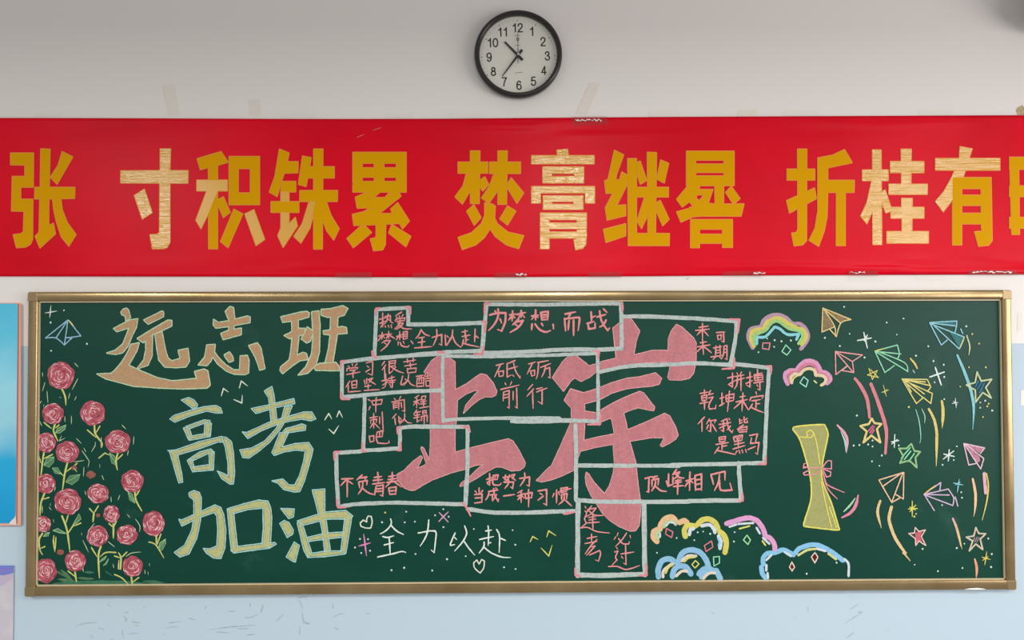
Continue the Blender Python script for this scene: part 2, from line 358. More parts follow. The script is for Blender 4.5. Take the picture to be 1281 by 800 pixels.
# old tape left on the wall
m_old = mat('old_tape', (230, 226, 219), 0.6, 0.25); m_old2 = mat('old_tape_yellow', (229, 222, 211), 0.6, 0.25); m_peel = mat('peeled_brown', (170, 150, 116), 0.8, 0.2); noisy(m_peel, (205, 190, 150), nscale=90)
OT = [([(203, 107), (218, 105), (225, 143), (211, 144)], m_old2, 'slanted yellowish tape strip above the second character of the banner'),
      ([(311, 125), (325, 124), (326, 144), (313, 144)], m_old2, 'short upright tape strip above the third character of the banner'),
      ([(44, 141), (76, 140), (77, 145.5), (44, 146)], m_old, 'flat tape strip above the first character of the banner'),
      ([(351, 139), (396, 138.5), (397, 147), (351, 147)], m_old, 'flat tape strip above the fourth character of the banner'),
      ([(482, 142.5), (515, 142), (516, 147.5), (482, 147.5)], m_old, 'flat tape strip above the fifth character of the banner'),
      ([(562, 140.5), (606, 140), (606, 147.5), (562, 147.5)], m_old, 'flat tape strip below the left edge of the clock'),
      ([(738, 103), (751, 104), (734, 143), (720, 142)], m_old2, 'long slanted tape strip to the lower right of the clock'),
      ([(812, 139), (851, 138.5), (851, 146), (812, 146)], m_old, 'flat tape strip above the eighth character of the banner'),
      ([(925, 138), (947, 136.5), (947, 145.5), (921, 146)], m_old2, 'flat tape strip above the right edge of the ninth character'),
      ([(980, 138.5), (1026, 138), (1026, 144.5), (980, 144.5)], m_old, 'flat tape strip above the tenth character of the banner'),
      ([(1149, 137.5), (1191, 136.5), (1192, 143.5), (1148, 144)], m_old, 'flat tape strip above the gap left of the twelfth character'),
      ([(1273, 134), (1279, 131.5), (1283, 136), (1282, 143.5), (1273, 143.5), (1271, 138)], m_peel, 'brown peeled scrap above the right end of the banner'),
      ([(428, 347.5), (446, 347), (447, 351), (428, 351.5)], m_old, 'pale tape strip under the banner below the fifth character'),
      ([(1062, 346), (1108, 345), (1108, 351), (1062, 352)], m_old, 'pale tape strip under the banner below the eleventh character'),
      ([(1146, 345.5), (1184, 345), (1184, 350), (1146, 351)], m_old, 'pale tape strip under the banner below the twelfth character'),
      ([(1273, 392), (1278.5, 391), (1278, 413), (1272.5, 414)], m_old2, 'small yellow upright tape beside the blackboard\'s upper right corner'),
      ([(1277, 488), (1284, 487), (1284, 506), (1277, 507)], m_old, 'grey scrap on the blue paint beside the blackboard\'s right side')]
for pts, m, lab in OT: tag(px_sheet('tape_strip', pts, -0.0003, 0.0006, m), lab, 'tape', 'old tape left on the wall')

# ================================================================== CLOCK
CY = -0.040
cc = P(648.4, 66.4, CY); sc = (cc - CAM).dot(fwd) / F
clk = thing('wall_clock', 'round black-rimmed wall clock with white dial hanging above the red banner', 'clock', (cc.x, 0, cc.z))
rot = math.radians(1.3)
def C(x, z, y):      # dial coordinates in metres from the clock's centre
    return Vector((cc.x + x * math.cos(rot) - z * math.sin(rot), y, cc.z + x * math.sin(rot) + z * math.cos(rot)))
m_rim = mat('clock_rim', (34, 26, 28), 0.32, 0.5); m_dial = mat('clock_dial', (232, 227, 217), 0.5, 0.3); m_ink = mat('clock_ink', (26, 24, 26), 0.5, 0.3)
m_faint = mat('clock_print', (128, 126, 120), 0.6, 0.2)
R_ = 55.3 * sc
def lathe(mb, prof, m, n=96):
    vs = []; k = len(prof)
    for i in range(n):
        a = 2 * math.pi * i / n
        for r, y in prof: vs.append(C(r * math.cos(a), r * math.sin(a), y))
    mb.mesh(vs, [(i * k + j, i * k + j + 1, ((i + 1) % n) * k + j + 1, ((i + 1) % n) * k + j) for i in range(n) for j in range(k - 1)], m)
mb = MB(); lathe(mb, [(0, -0.002), (R_ * 0.93, -0.002), (R_ * 0.985, -0.008), (R_, -0.024), (R_ * 0.992, -0.036), (R_ * 0.965, -0.043), (R_ * 0.93, -0.0445), (R_ * 0.90, -0.041), (R_ * 0.882, -0.034), (R_ * 0.878, -0.022)], m_rim)
mb.build('rim', clk, smooth=True)
def cdisc(mb, r, y, m, n=72, x=0, z=0):
    mb.face([C(x + r * math.cos(2 * math.pi * i / n), z + r * math.sin(2 * math.pi * i / n), y) for i in range(n)], m)
mb = MB(); cdisc(mb, R_ * 0.885, -0.022, m_dial); mb.build('dial', clk)
U = sc   # one photo pixel on the clock
mb = MB()
for i in range(60):
    a = math.radians(6 * i); five = i % 5 == 0
    r1, r0_, hw = 46.6 * U, (45.0 if five else 45.9) * U, (0.42 if five else 0.22) * U
    ca, sa = math.sin(a), math.cos(a)
    mb.face([C(ca * r + sa * s * hw, sa * r - ca * s * hw - 2.3 * U, -0.0226) for r, s in ((r0_, -1), (r0_, 1), (r1, 1), (r1, -1))], m_ink if five else m_faint)
mb.build('minute_marks', clk)
DIG = {'0': "0.42,1.6 0.12,1.4 0,0.8 0.12,0.2 0.42,0 0.72,0.2 0.84,0.8 0.72,1.4 0.42,1.6", '1': "0.1,1.18 0.38,1.32 0.52,1.6|0.52,1.6 0.52,0",
 '2': "0.02,1.12 0.12,1.45 0.42,1.6 0.74,1.45 0.8,1.12 0.6,0.75 0.2,0.35 0.03,0.02|0.03,0.02 0.84,0.02", '3': "0.05,1.22 0.2,1.52 0.44,1.6 0.72,1.46 0.74,1.1 0.38,0.86|0.38,0.86 0.76,0.72 0.83,0.4 0.68,0.1 0.4,0 0.14,0.12 0.02,0.4",
 '4': "0.86,0.42 0.02,0.42|0.02,0.42 0.62,1.58|0.62,1.58 0.62,0", '5': "0.76,1.58 0.16,1.58|0.16,1.58 0.06,0.82|0.06,0.82 0.4,0.98 0.74,0.84 0.83,0.5 0.7,0.14 0.4,0 0.12,0.1 0.02,0.36",
 '6': "0.76,1.3 0.62,1.54 0.42,1.6 0.15,1.38 0.02,0.8 0.12,0.18 0.42,0 0.72,0.15 0.82,0.5 0.68,0.88 0.4,0.97 0.12,0.82 0.04,0.5", '7': "0,1.58 0.86,1.58|0.86,1.58 0.52,0.95 0.36,0.4 0.32,0",
 '8': "0.42,0.86 0.14,1.02 0.12,1.4 0.42,1.6 0.72,1.4 0.7,1.02 0.42,0.86|0.42,0.86 0.08,0.66 0.04,0.22 0.42,0 0.8,0.22 0.76,0.66 0.42,0.86",
 '9': "0.08,0.3 0.22,0.06 0.42,0 0.69,0.22 0.82,0.8 0.72,1.42 0.42,1.6 0.12,1.45 0.02,1.1 0.16,0.72 0.44,0.63 0.72,0.78 0.8,1.1"}
def CP(x, y, d): return C(x * U, y * U, d)
for n in range(1, 13):
    a = math.radians(30 * n); mx_, mz_ = math.sin(a) * 36.6, math.cos(a) * 36.4 - 2.3
    mb = MB(); k = 6.5; wd_ = 1.06 * k; tot = wd_ * len(str(n)) - 0.22 * k
    for j, chd in enumerate(str(n)):
        ox = mx_ - tot / 2 + j * wd_; oy = mz_ - 0.8 * k
        for q, st in enumerate(DIG[chd].split('|')):
            pts = [(ox + float(t.split(',')[0]) * k, oy + float(t.split(',')[1]) * k) for t in st.split()]
            ribbon(mb, pts, 1.5, m_ink, depth=-0.0228 - 0.00004 * (q + 3 * j), rag=0.0, P=CP)
    mb.build('numeral', clk)
# small grey maker's print: a drop-shaped emblem with rows of tiny marks
mb = MB()
mb.face([C(x * U, z * U, -0.0226) for x, z in ((-1.2, 18), (-2, 20), (-1.2, 21.8), (0, 22.2), (1.2, 21.8), (2, 20), (1.2, 18), (0, 16.6))], m_faint)
mb.face([C(x * U, z * U, -0.02275) for x, z in ((-0.5, 19.3), (-0.9, 20.2), (0, 21), (0.9, 20.2), (0.5, 19.3))], m_dial)
mb.build('printed_emblem', clk)['label'] = 'small grey drop-shaped emblem'
for xs_, z_, slope in ((3.6, 24.6, 0), (3.4, 12.0, 0), (4.6, -22.6, 0.09)):
    mb = MB(); n = 14; vs = []
    for k in range(n + 1):
        x = -xs_ + 2 * xs_ * k / n; h = (0.16 if k % 2 else 0.42)
        vs += [C(x * U, (z_ + slope * x - h) * U, -0.0226), C(x * U, (z_ + slope * x + h) * U, -0.0226)]
    mb.mesh(vs, [(2 * k, 2 * k + 1, 2 * k + 3, 2 * k + 2) for k in range(n)], m_faint)
    mb.build('printed_line', clk)['label'] = 'faint tiny print'
def hand(name, tip, tail, w0, w1, y, m):
    mb = MB(); a = Vector(tail) + Vector((0, -0.8)); b = Vector(tip) + Vector((0, -0.8)); d = (b - a).normalized(); n = Vector((-d.y, d.x))
    pts = [a + n * w0, b + n * w1, b - n * w1, a - n * w0]
    top = [C(p.x * U, p.y * U, y - 0.0012) for p in pts]; bot = [C(p.x * U, p.y * U, y) for p in pts]
    mb.mesh(top + bot, [(0, 1, 2, 3), (7, 6, 5, 4)] + [(i, i + 4, (i + 1) % 4 + 4, (i + 1) % 4) for i in range(4)], m)
    return mb.build(name, clk)
hand('hour_hand', (-16.6, 17.2), (5.4, -6.4), 1.6, 0.95, -0.0255, m_ink)
hand('minute_hand', (-20.8, -26.6), (5.0, 6.4), 1.55, 0.55, -0.0285, m_ink)
hand('second_hand', (0.2, 29.5), (-0.6, -11), 0.42, 0.3, -0.0315, m_ink)
mb = MB(); lathe(mb, [(0.1 * U, -0.034), (1.3 * U, -0.034), (1.7 * U, -0.0332), (1.7 * U, -0.024)], mat('clock_pin', (190, 186, 178), 0.3, 0.5, 0.6), 24); mb.build('centre_pin', clk)
m_lens = bpy.data.materials.new('clock_glass'); m_lens.use_nodes = True; nt = m_lens.node_tree; nt.nodes.remove(nt.nodes['Principled BSDF'])
tr = nt.nodes.new('ShaderNodeBsdfTransparent'); gl = nt.nodes.new('ShaderNodeBsdfGlossy'); gl.inputs['Roughness'].default_value = 0.08; ms = nt.nodes.new('ShaderNodeMixShader')
tr.inputs[0].default_value = (0.97, 0.98, 0.97, 1); ms.inputs[0].default_value = 0.04
nt.links.new(tr.outputs[0], ms.inputs[1]); nt.links.new(gl.outputs[0], ms.inputs[2]); nt.links.new(ms.outputs[0], nt.nodes['Material Output'].inputs['Surface'])
mb = MB(); lathe(mb, [(0, -0.0385), (R_ * 0.4, -0.0382), (R_ * 0.8, -0.0372), (R_ * 0.886, -0.0366)], m_lens, 72); mb.build('glass', clk, smooth=True)

# ================================================================== LOUDSPEAKER made up and added out of view to shade the upper right corner
m_spk = mat('added_speaker_grey', (96, 94, 90), 0.6, 0.3); m_grl = mat('added_speaker_mesh', (40, 40, 42), 0.7, 0.3); noisy(m_grl, (70, 70, 72), nscale=300)
xa = P(1300, 20, -0.05).x; za, zb = P(1300, 44, -0.03).z, P(1300, 44, -0.03).z + 0.30
spk = thing('added_speaker', 'grey loudspeaker on a bracket high on the wall beyond the banner\'s right end', 'shade_caster', (xa + 0.11, 0, za))
mb = MB(); mb.box((xa, -0.22, za), (xa + 0.22, -0.05, zb), m_spk); mb.build('cabinet', spk, bevel=0.008)
mb = MB(); mb.box((xa + 0.012, -0.226, za + 0.012), (xa + 0.208, -0.2195, zb - 0.012), m_grl); mb.build('grille', spk, bevel=0.003)
mb = MB(); mb.box((xa + 0.08, -0.051, za + 0.10), (xa + 0.14, -0.0005, za + 0.20), m_spk); mb.build('bracket', spk, bevel=0.003)

# ================================================================== POSTERS AT THE LEFT EDGE
m_edge = mat('panel_edge', (226, 168, 148), 0.6, 0.3); m_white = mat('panel_white', (226, 214, 204), 0.6, 0.3)
m_sky = mat('print_blue', (90, 180, 215), 0.5, 0.35)
nt = m_sky.node_tree; b = nt.nodes['Principled BSDF']; g = nt.nodes.new('ShaderNodeNewGeometry'); sx = nt.nodes.new('ShaderNodeSeparateXYZ'); rm = nt.nodes.new('ShaderNodeMapRange'); cr = nt.nodes.new('ShaderNodeValToRGB')
rm.inputs[1].default_value = P(10, 657, 0).z; rm.inputs[2].default_value = P(10, 378, 0).z
for p, c in zip((0.0, 0.28, 0.45, 0.62, 0.85), ((10, 150, 208), (30, 168, 216), (150, 208, 224), (150, 214, 230), (92, 196, 224))):
    e = cr.color_ramp.elements.new(p) if p not in (0.0,) else cr.color_ramp.elements[0]
    e.position = p; e.color = (*lin(c), 1)
cr.color_ramp.elements[-1].color = (*lin((84, 192, 222)), 1)
no = nt.nodes.new('ShaderNodeTexNoise'); no.inputs['Scale'].default_value = 9; ad = nt.nodes.new('ShaderNodeMath'); ad.operation = 'MULTIPLY_ADD'; ad.inputs[1].default_value = 0.16
sb = nt.nodes.new('ShaderNodeMath'); sb.operation = 'SUBTRACT'; sb.inputs[1].default_value = 0.08
for a_, b_ in ((g.outputs['Position'], sx.inputs[0]), (sx.outputs['Z'], rm.inputs[0]), (g.outputs['Position'], no.inputs['Vector']), (no.outputs['Fac'], ad.inputs[0]), (rm.outputs[0], ad.inputs[2]), (ad.outputs[0], sb.inputs[0]), (sb.outputs[0], cr.inputs[0]), (cr.outputs[0], b.inputs['Base Color'])): nt.links.new(a_, b_)
def rounded(x0, y0, x1, y1, r, n=5):
    pts = []
    for cx, cy, a0 in ((x1 - r, y0 + r, -90), (x1 - r, y1 - r, 0), (x0 + r, y1 - r, 90), (x0 + r, y0 + r, 180)):
        for k in range(n + 1):
            a = math.radians(a0 + 90 * k / n); pts.append((cx + r * math.cos(a), cy + r * math.sin(a)))
    return pts
pn = thing('notice_panel', 'sky-blue notice panel with pink edge left of the blackboard', 'poster', P(-50, 657, -0.0008))
px_sheet('backing', rounded(-150, 378.5, 26.3, 657, 2.5), -0.0008, 0.0112, m_edge, pn)['label'] = 'salmon pink backing board'
px_sheet('edge_strip', [(22.0, 380), (23.6, 380), (21.6, 654), (20.4, 654)], -0.012, 0.0012, mat('edge_brown', (176, 104, 92), 0.6), pn)['label'] = 'reddish edge strip'
px_sheet('print', [(-147, 379.5), (19, 379.5), (22.3, 382), (19.5, 645), (16, 654), (-147, 655)], -0.012, 0.0016, m_sky, pn)['label'] = 'sky blue print'
px_sheet('curled_corner', [(10.5, 655.5), (14, 651), (18, 647.5), (19.5, 643), (20.5, 656)], -0.0137, 0.001, m_white, pn)['label'] = 'pale curled corner'
ps = thing('poster', 'pale pink poster with blue top strip below the blue panel', 'poster', P(-40, 860, 0))
m_pp = mat('poster_pale', (214, 205, 206), 0.55, 0.35); noisy(m_pp, (196, 190, 200), (1, 1, 1), 7, 2, 0.45, 0.6)
m_pb = mat('poster_blue', (98, 132, 208), 0.5, 0.35); noisy(m_pb, (132, 120, 196), (1, 1, 2), 8, 2, 0.4, 0.6)
px_sheet('sheet', [(-130, 707), (17.2, 706.6), (15.5, 860), (-130, 860)], -0.003, 0.004, m_pp, ps)
px_sheet('top_strip', [(-130, 706.9), (17.0, 706.9), (16.6, 716.5), (5, 719), (-130, 720)], -0.007, 0.0006, m_pb, ps)['label'] = 'blue violet top strip'
px_sheet('slanted_band', [(-130, 724), (2, 719.5), (16, 717.5), (16.2, 722), (6, 731), (-40, 742), (-130, 742)], -0.007, 0.0006, mat('poster_mauve', (190, 176, 198), 0.55), ps)['label'] = 'mauve slanted band'

# ================================================================== BLACKBOARD
bd = thing('blackboard', 'large green blackboard in a bronze frame covered with coloured chalk drawings and Chinese slogans', 'blackboard', (0, 0, 0.8))
H = 1.2195358; x0, x1, z0, z1 = -2.0, 2.0, 0.8, 0.8 + H; FW = 0.0385
m_board = mat('board_green', (0, 60, 47), 0.44, 0.24)
noisy(m_board, (6, 68, 54), (0.6, 1, 1.5), 2.6, 5, 0.45, 0.8)
noisy(m_board, (62, 104, 90), (1, 1, 1), 3.3, 6, 0.62, 0.95)
bump(m_board, 300, 0.05, 0.0005)
mb = MB(); mb.box((x0 + 0.02, BOARD_Y, z0 + 0.02), (x1 - 0.02, -0.001, z1 - 0.02), m_board); mb.build('writing_surface', bd)
m_frame = mat('frame_bronze', (170, 148, 108), 0.26, 0.5, 0.8); noisy(m_frame, (150, 126, 88), (1, 1, 1), 5, 3, 0.35, 0.7)
m_cap = mat('frame_cap', (152, 130, 94), 0.36, 0.5, 0.6)
m_bead = mat('frame_bead', (206, 190, 158), 0.4, 0.4)
PROF = [(0.0, -0.001), (0.0, -0.024), (0.06, -0.0285), (0.16, -0.0302), (0.34, -0.0312), (0.52, -0.0316), (0.70, -0.0312), (0.84, -0.0300), (0.94, -0.0275), (1.0, -0.0225), (1.0, -0.001)]
PROF_LOW = [(0.0, -0.001), (0.0, -0.024), (0.06, -0.0285), (0.16, -0.0302), (0.34, -0.0312), (0.52, -0.0316), (0.70, -0.0314), (0.86, -0.0309), (0.97, -0.0300), (1.0, -0.0225), (1.0, -0.001)]
def rail(name, fn, a, c, n=2, PROF=PROF):
    """fn(t across, s along, y) -> point; profile swept from a to c"""
    mb = MB(); vs = []
    for i in range(n):
        s = a + (c - a) * i / (n - 1)
        for t, y in PROF: vs.append(fn(t, s, y))
    k = len(PROF)
    fs = [(i * k + j, i * k + j + 1, (i + 1) * k + j + 1, (i + 1) * k + j) for i in range(n - 1) for j in range(k - 1)]
    mb.mesh(vs, fs + [tuple(range(k)), tuple(range((n - 1) * k, n * k))], m_frame)
    o = mb.build(name, bd, smooth=True)
    e = o.modifiers.new('es', 'EDGE_SPLIT'); e.split_angle = math.radians(40)
    return o
rail('top_rail', lambda t, s, y: Vector((s, y, z1 - FW * t)), x0 + FW, x1 - FW)
rail('bottom_rail', lambda t, s, y: Vector((s, y, z0 + FW * t)), x0 + FW, x1 - FW, PROF=PROF_LOW)
rail('side_rail', lambda t, s, y: Vector((x0 + FW * t, y, s)), z0 + FW, z1 - FW)
rail('side_rail', lambda t, s, y: Vector((x1 - FW * t, y, s)), z0 + FW, z1 - FW)
for cx, cz, sx_, sz_ in ((x0, z1, 1, -1), (x1, z1, -1, -1), (x0, z0, 1, 1), (x1, z0, -1, 1)):
    r = 0.009; pts = [(r - r * math.cos(a * math.pi / 10), r - r * math.sin(a * math.pi / 10)) for a in range(6)] + [(FW, 0), (FW, FW), (0, FW)]
    mb = MB(); n = len(pts)
    fr = [Vector((cx + sx_ * a, -0.0322, cz + sz_ * c)) for a, c in pts]; bk = [Vector((v.x, -0.001, v.z)) for v in fr]
    mb.mesh(fr + bk, [tuple(range(n)), tuple(range(2 * n - 1, n - 1, -1))] + [(i, i + n, (i + 1) % n + n, (i + 1) % n) for i in range(n)], m_cap)
    o = mb.build('corner_cap', bd, bevel=0.0025)
    bm = bmesh.new(); bm.from_mesh(o.data); bmesh.ops.recalc_face_normals(bm, faces=bm.faces); bm.to_mesh(o.data); bm.free()
bw = 0.0042
for a, c in (((x0 + FW, -0.0205, z1 - FW - bw), (x1 - FW, -0.011, z1 - FW)), ((x0 + FW, -0.0205, z0 + FW), (x1 - FW, -0.011, z0 + FW + bw)),
             ((x0 + FW, -0.0205, z0 + FW), (x0 + FW + bw * 0.7, -0.011, z1 - FW)), ((x1 - FW - bw * 0.7, -0.0205, z0 + FW), (x1 - FW, -0.011, z1 - FW))):
    mb = MB(); mb.box(a, c, m_bead); mb.build('inner_bead', bd)['label'] = 'thin cream inner bead'
# chipped foam showing under the bottom rail's right end
mb = MB(); q = [P(a, c, -0.0335) for a, c in ((1206, 736.6), (1213, 735.3), (1222, 734.9), (1230, 735.6), (1234, 736.8), (1220, 737.2))]
mb.face(q, mat('chip_white', (236, 236, 232), 0.7)); mb.build('paint_chip', bd)['label'] = 'white chip on the bottom rail'

# ------------------------------------------------------------------ chalk: the seven outlined title characters
def inset(pts, d):
    n = len(pts); ar = sum(pts[i][0] * pts[(i + 1) % n][1] - pts[(i + 1) % n][0] * pts[i][1] for i in range(n)); sg = 1 if ar > 0 else -1
    out = []
    for i in range(n):
        a, b, c = Vector(pts[i - 1]), Vector(pts[i]), Vector(pts[(i + 1) % n])
        e1 = (b - a).normalized(); e2 = (c - b).normalized()
        n1 = Vector((-e1.y, e1.x)) * sg; n2 = Vector((-e2.y, e2.x)) * sg
        m = n1 + n2; m = m.normalized() if m.length > 1e-3 else n1
        q = b + m * d / max(0.5, m.dot(n1)); out.append((q.x, q.y))
    return out
def title(ch, fill, edge, polys, lab):
    mb = MB(); ef = chalk(edge); ff = chalk(fill, 0.86); gap = 1.15 if fill == YEL else 0.35
    for p in paths(polys):
        ribbon(mb, p + [p[0]], 1.5 if fill == YEL else 2.0, ef, 1, smooth=False, rag=0.15)
        poly(mb, inset(p, gap), ff, 2)
    o = mb.build('title_character', bd); o['label'] = lab + ' ' + ch
T1, T2 = 'large tan chalk character with pale green outline', 'large yellow chalk character with pale blue outline'
title('远', TAN, TAN_E, "@110,370 330,165 350,135 385,122 405,140 425,215 380,245 372,195 345,190|258,325 420,240 498,228 485,310 440,400 400,500 350,565 280,583 190,570 270,545 350,480 415,315 290,355|430,485 512,468 490,545 405,695 300,790 230,775 270,745 340,660 400,560|92,780 240,775 300,710 400,690 530,750 700,820 850,850 1090,825 1068,755 1160,732 1200,750 1222,890 1190,920 950,928 700,918 450,900 180,828|560,240 740,152 755,160 755,205 605,280|495,425 640,335 800,242 838,245 838,300 740,345 650,385 555,465|580,430 645,395 640,600 600,690 490,730 560,640 580,540|672,380 740,355 775,540 800,620 840,650 925,625 905,545 1000,525 1015,650 980,708 880,715 770,710 710,640 690,520", T1)
title('志', TAN, TAN_E, "@240,370 335,155 385,105 415,115 430,230 415,345 370,345 375,250|218,235 265,265 360,250 555,202 582,210 580,265 440,290 355,305 240,320 215,290|292,375 380,340 495,322 492,385 315,435|150,490 232,485 225,560 190,650 150,695 65,688 130,610|225,560 260,610 340,690 420,740 480,740 485,600 555,595 570,640 565,770 530,785 420,780 340,745 260,680 205,600|325,590 375,560 405,600 415,645 375,660 340,620|570,495 655,470 690,520 730,725 680,740 640,620", T1)
title('班', TAN, TAN_E, "@320,370 250,210 430,165 510,155 535,170 530,210 420,240 270,262|360,235 420,230 430,400 410,605 335,645 350,560 365,420|285,395 340,370 410,325 490,325 485,380 430,400 340,425|335,640 400,600 470,565 505,575 520,635 440,645 360,700 270,775 245,745 250,710|515,310 575,355 545,450 510,468 455,430 490,370|560,160 630,150 642,300 635,560 600,690 520,770 425,790 500,710 560,580 575,400|655,135 740,130 870,98 920,125 885,190 820,210 715,212 655,190|750,205 820,200 815,380 770,668 695,668 730,520 745,380|675,350 740,340 860,305 905,315 912,372 820,378 760,390 680,380|580,710 640,675 800,665 830,700 835,745 600,742", T1)
title('高', YEL, YEL_E, "@200,470 215,240 290,215 340,240 375,285 370,310 330,325 270,280|100,430 140,395 300,345 450,305 560,295 610,320 625,370 560,370 470,350 300,400 150,460|235,520 290,510 325,620 290,640|260,505 440,440 500,445 510,490 450,470 285,530|450,460 515,475 505,605 445,590|285,605 500,570 500,605 300,642|@200,540 95,190 170,185 220,430 228,500 190,510|80,185 160,180 400,95 620,45 630,100 580,100 400,165 170,230|620,48 665,55 715,95 735,200 748,400 735,520 700,520 620,465 575,390 625,410 685,440 680,300 655,150|275,285 320,270 355,390 330,400|285,275 400,200 510,170 540,200 480,215 330,285|490,190 543,200 535,380 500,375|335,350 500,325 530,380 340,395", T2)
title('考', YEL, YEL_E, "@290,470 325,150 400,105 420,180 455,470 395,475 370,220|195,325 370,290 620,225 630,275 440,315 240,375|105,560 150,565 380,460 600,395 720,360 800,360 840,430 790,448 700,430 560,455 450,485 300,545 160,625|530,305 605,298 560,410 480,540 380,660 260,760 170,820 110,815 80,740 200,720 330,650 440,530 500,420|540,525 600,510 700,480 740,495 735,540 600,562 500,572|@300,540 400,10 490,0 420,150 560,115 690,105 732,170 720,230 650,480 600,595 550,600 440,575 380,510 322,490 430,470 490,530 550,530 600,430 640,290 655,190 560,180 440,200 345,235 322,205", T2)
title('加', YEL, YEL_E, "@200,610 290,50 340,25 395,45 415,100 410,240 405,330 370,500 290,660 200,690 145,645 250,570 320,420 340,300 340,120 295,85|190,312 220,320 400,240 550,170 610,195 640,270 660,420 650,600 610,705 540,700 470,655 435,605 500,610 570,580 580,420 570,280 545,245 410,290 220,380|675,215 735,220 775,580 770,640 715,630|675,208 850,155 990,120 1060,130 1050,200 880,215 740,255|1030,125 1080,130 1110,200 1120,300 1105,590 1020,590 1035,400|715,625 780,585 1010,555 1150,545 1165,560 1100,600 800,640 740,650", T2)
title('油', YEL, YEL_E, "@320,610 250,205 385,210 375,290 330,305|240,355 285,325 330,345 375,420 370,460 315,495|385,540 435,575 395,740 375,735 305,690|565,20 690,10 690,230 745,620 740,640 690,640 660,400 600,150|415,350 460,340 560,650 520,695 480,620|415,330 600,270 700,240 900,225 970,280 940,310 720,310 480,370|895,270 960,290 900,655 850,640|515,495 700,450 880,440 880,490 700,510 520,535|520,660 700,630 880,630 890,660 700,685 520,695", T2)

# ------------------------------------------------------------------ chalk: the two huge pink characters
mb = MB(); pk = chalk(PINK, 0.80); pe = chalk(PINK_E)
noisy(pk, (180, 112, 118), (2.5, 1, 0.6), 11, 4, 0.45, 0.75)
def big(txt):
    for p in paths(txt): outlined(mb, p, pk, pe, 1.7, 0, 1)
big("@540,430 -75,280 0,168 60,128 110,95 160,130 232,180 235,460 350,400 430,340 490,300 545,310 610,385 650,470 640,510 600,528 540,525 480,550 400,610 320,690 345,610 430,510 470,470 430,462 340,500 255,560 250,740 @540,520 232,130 232,365 450,305 700,245 770,230 810,250 870,340 935,470 925,510 880,540 800,548 760,530 700,508 640,508 560,550 450,620 380,660 320,695 285,700 300,670 380,610 450,540 520,485 440,490 350,525 200,565 0,640 @410,550 950,450 870,500 830,502 770,480 700,400 695,345 760,310 850,220 930,160 945,175 920,230 890,285 960,260 990,240 960,150 935,85 940,70 960,85 1000,170 1005,205 1020,195 1030,0 @540,430 -12,600 -12,300")
mb.build('chalk_title', bd)['label'] = 'huge pink chalk character 上'
mb = MB()
big("@700,370 535,320 590,280 640,215 690,200 730,250 800,350 765,450 740,600 640,690 570,650|410,660 560,625 750,590 930,545 1130,545 1130,655 850,665 700,680 550,720 400,745|@820,380 210,205 260,230 380,340 405,390 405,560 390,640 380,690 340,740 250,760 140,755 125,735 150,620 130,550 130,350 160,270|@640,430 410,335 510,180 590,105 640,115 700,160 775,220 830,205 880,195 900,240 840,280 780,330 695,372 630,335 590,370 520,470|530,560 590,450 720,490 850,450 1000,390 1150,345 1280,330 1440,290 1500,345 1475,400 1400,420 1280,430 1150,445 1000,490 880,555 720,600 722,750 600,750 600,630|@690,500 130,5 200,80 200,200 180,260 100,440 0,660 @570,570 930,120 810,245 860,258 960,235 1080,190 1180,140 @690,500 215,690 270,560 290,500 320,420 330,250 330,70 320,0|@640,430 715,670 850,690 1000,600 1120,540 1280,475 1320,490 1385,575 @690,500 1030,70 1020,105 980,100 870,75 800,95 715,130 570,185 500,215 325,185|@690,500 560,90 700,60 740,210 760,310 780,410 840,620 @700,570 775,200 790,330 805,430 808,560 795,690 760,745 710,750 590,700 500,640 430,570 380,490 320,400 270,290 260,220 268,165 290,180 340,260 450,380 500,300 540,170 550,60 @690,500 620,480 630,330 610,220|325,405 450,375 630,340 760,300 950,220 1130,135 1180,160 1240,270 1265,350 1240,390 1180,430 1110,465 1090,455 1130,375 1000,375 780,410 620,440 450,470 290,510")
mb.build('chalk_title', bd)['label'] = 'huge pink chalk character 岸'

# ------------------------------------------------------------------ chalk: slogan boxes and their small handwriting
def box(lab, lines, corners, wd=5.0):
    mb = MB(); gm = chalk(GREY, 0.74)
    for p in paths(lines): ribbon(mb, p, wd, gm, 3, rag=0.13)
    for p in paths(corners): ribbon(mb, p, 3.1, chalk(ROSE_PINK, 0.8), 4, t0=0.6, t1=0.6, rag=0.2)
    o = mb.build('slogan_box', bd); o['label'] = lab; return o
def write(parent, chars, wd, color=TEXT):
    for ch, txt in chars:
        mb = MB()
        for p in paths(txt): ribbon(mb, p, wd, chalk(color, 0.85), 5, t0=0.9, t1=0.6, rag=0.14)
        mb.build('chalk_character', parent)['label'] = 'chalk character ' + ch
bA = box('grey chalk box stepped at its upper right', "@460,375 88,95 420,77|88,95 68,560|403,75 405,245|403,245 780,240 1180,227|1160,250 1145,520|0,590 300,565 740,525 1140,508", "@460,375 80,150 83,88 130,80|380,72 425,75 430,140|1140,215 1180,215 1175,320|42,510 55,560 95,580|700,515 770,525|1060,545 1150,540 1160,460")
at(460, 375)
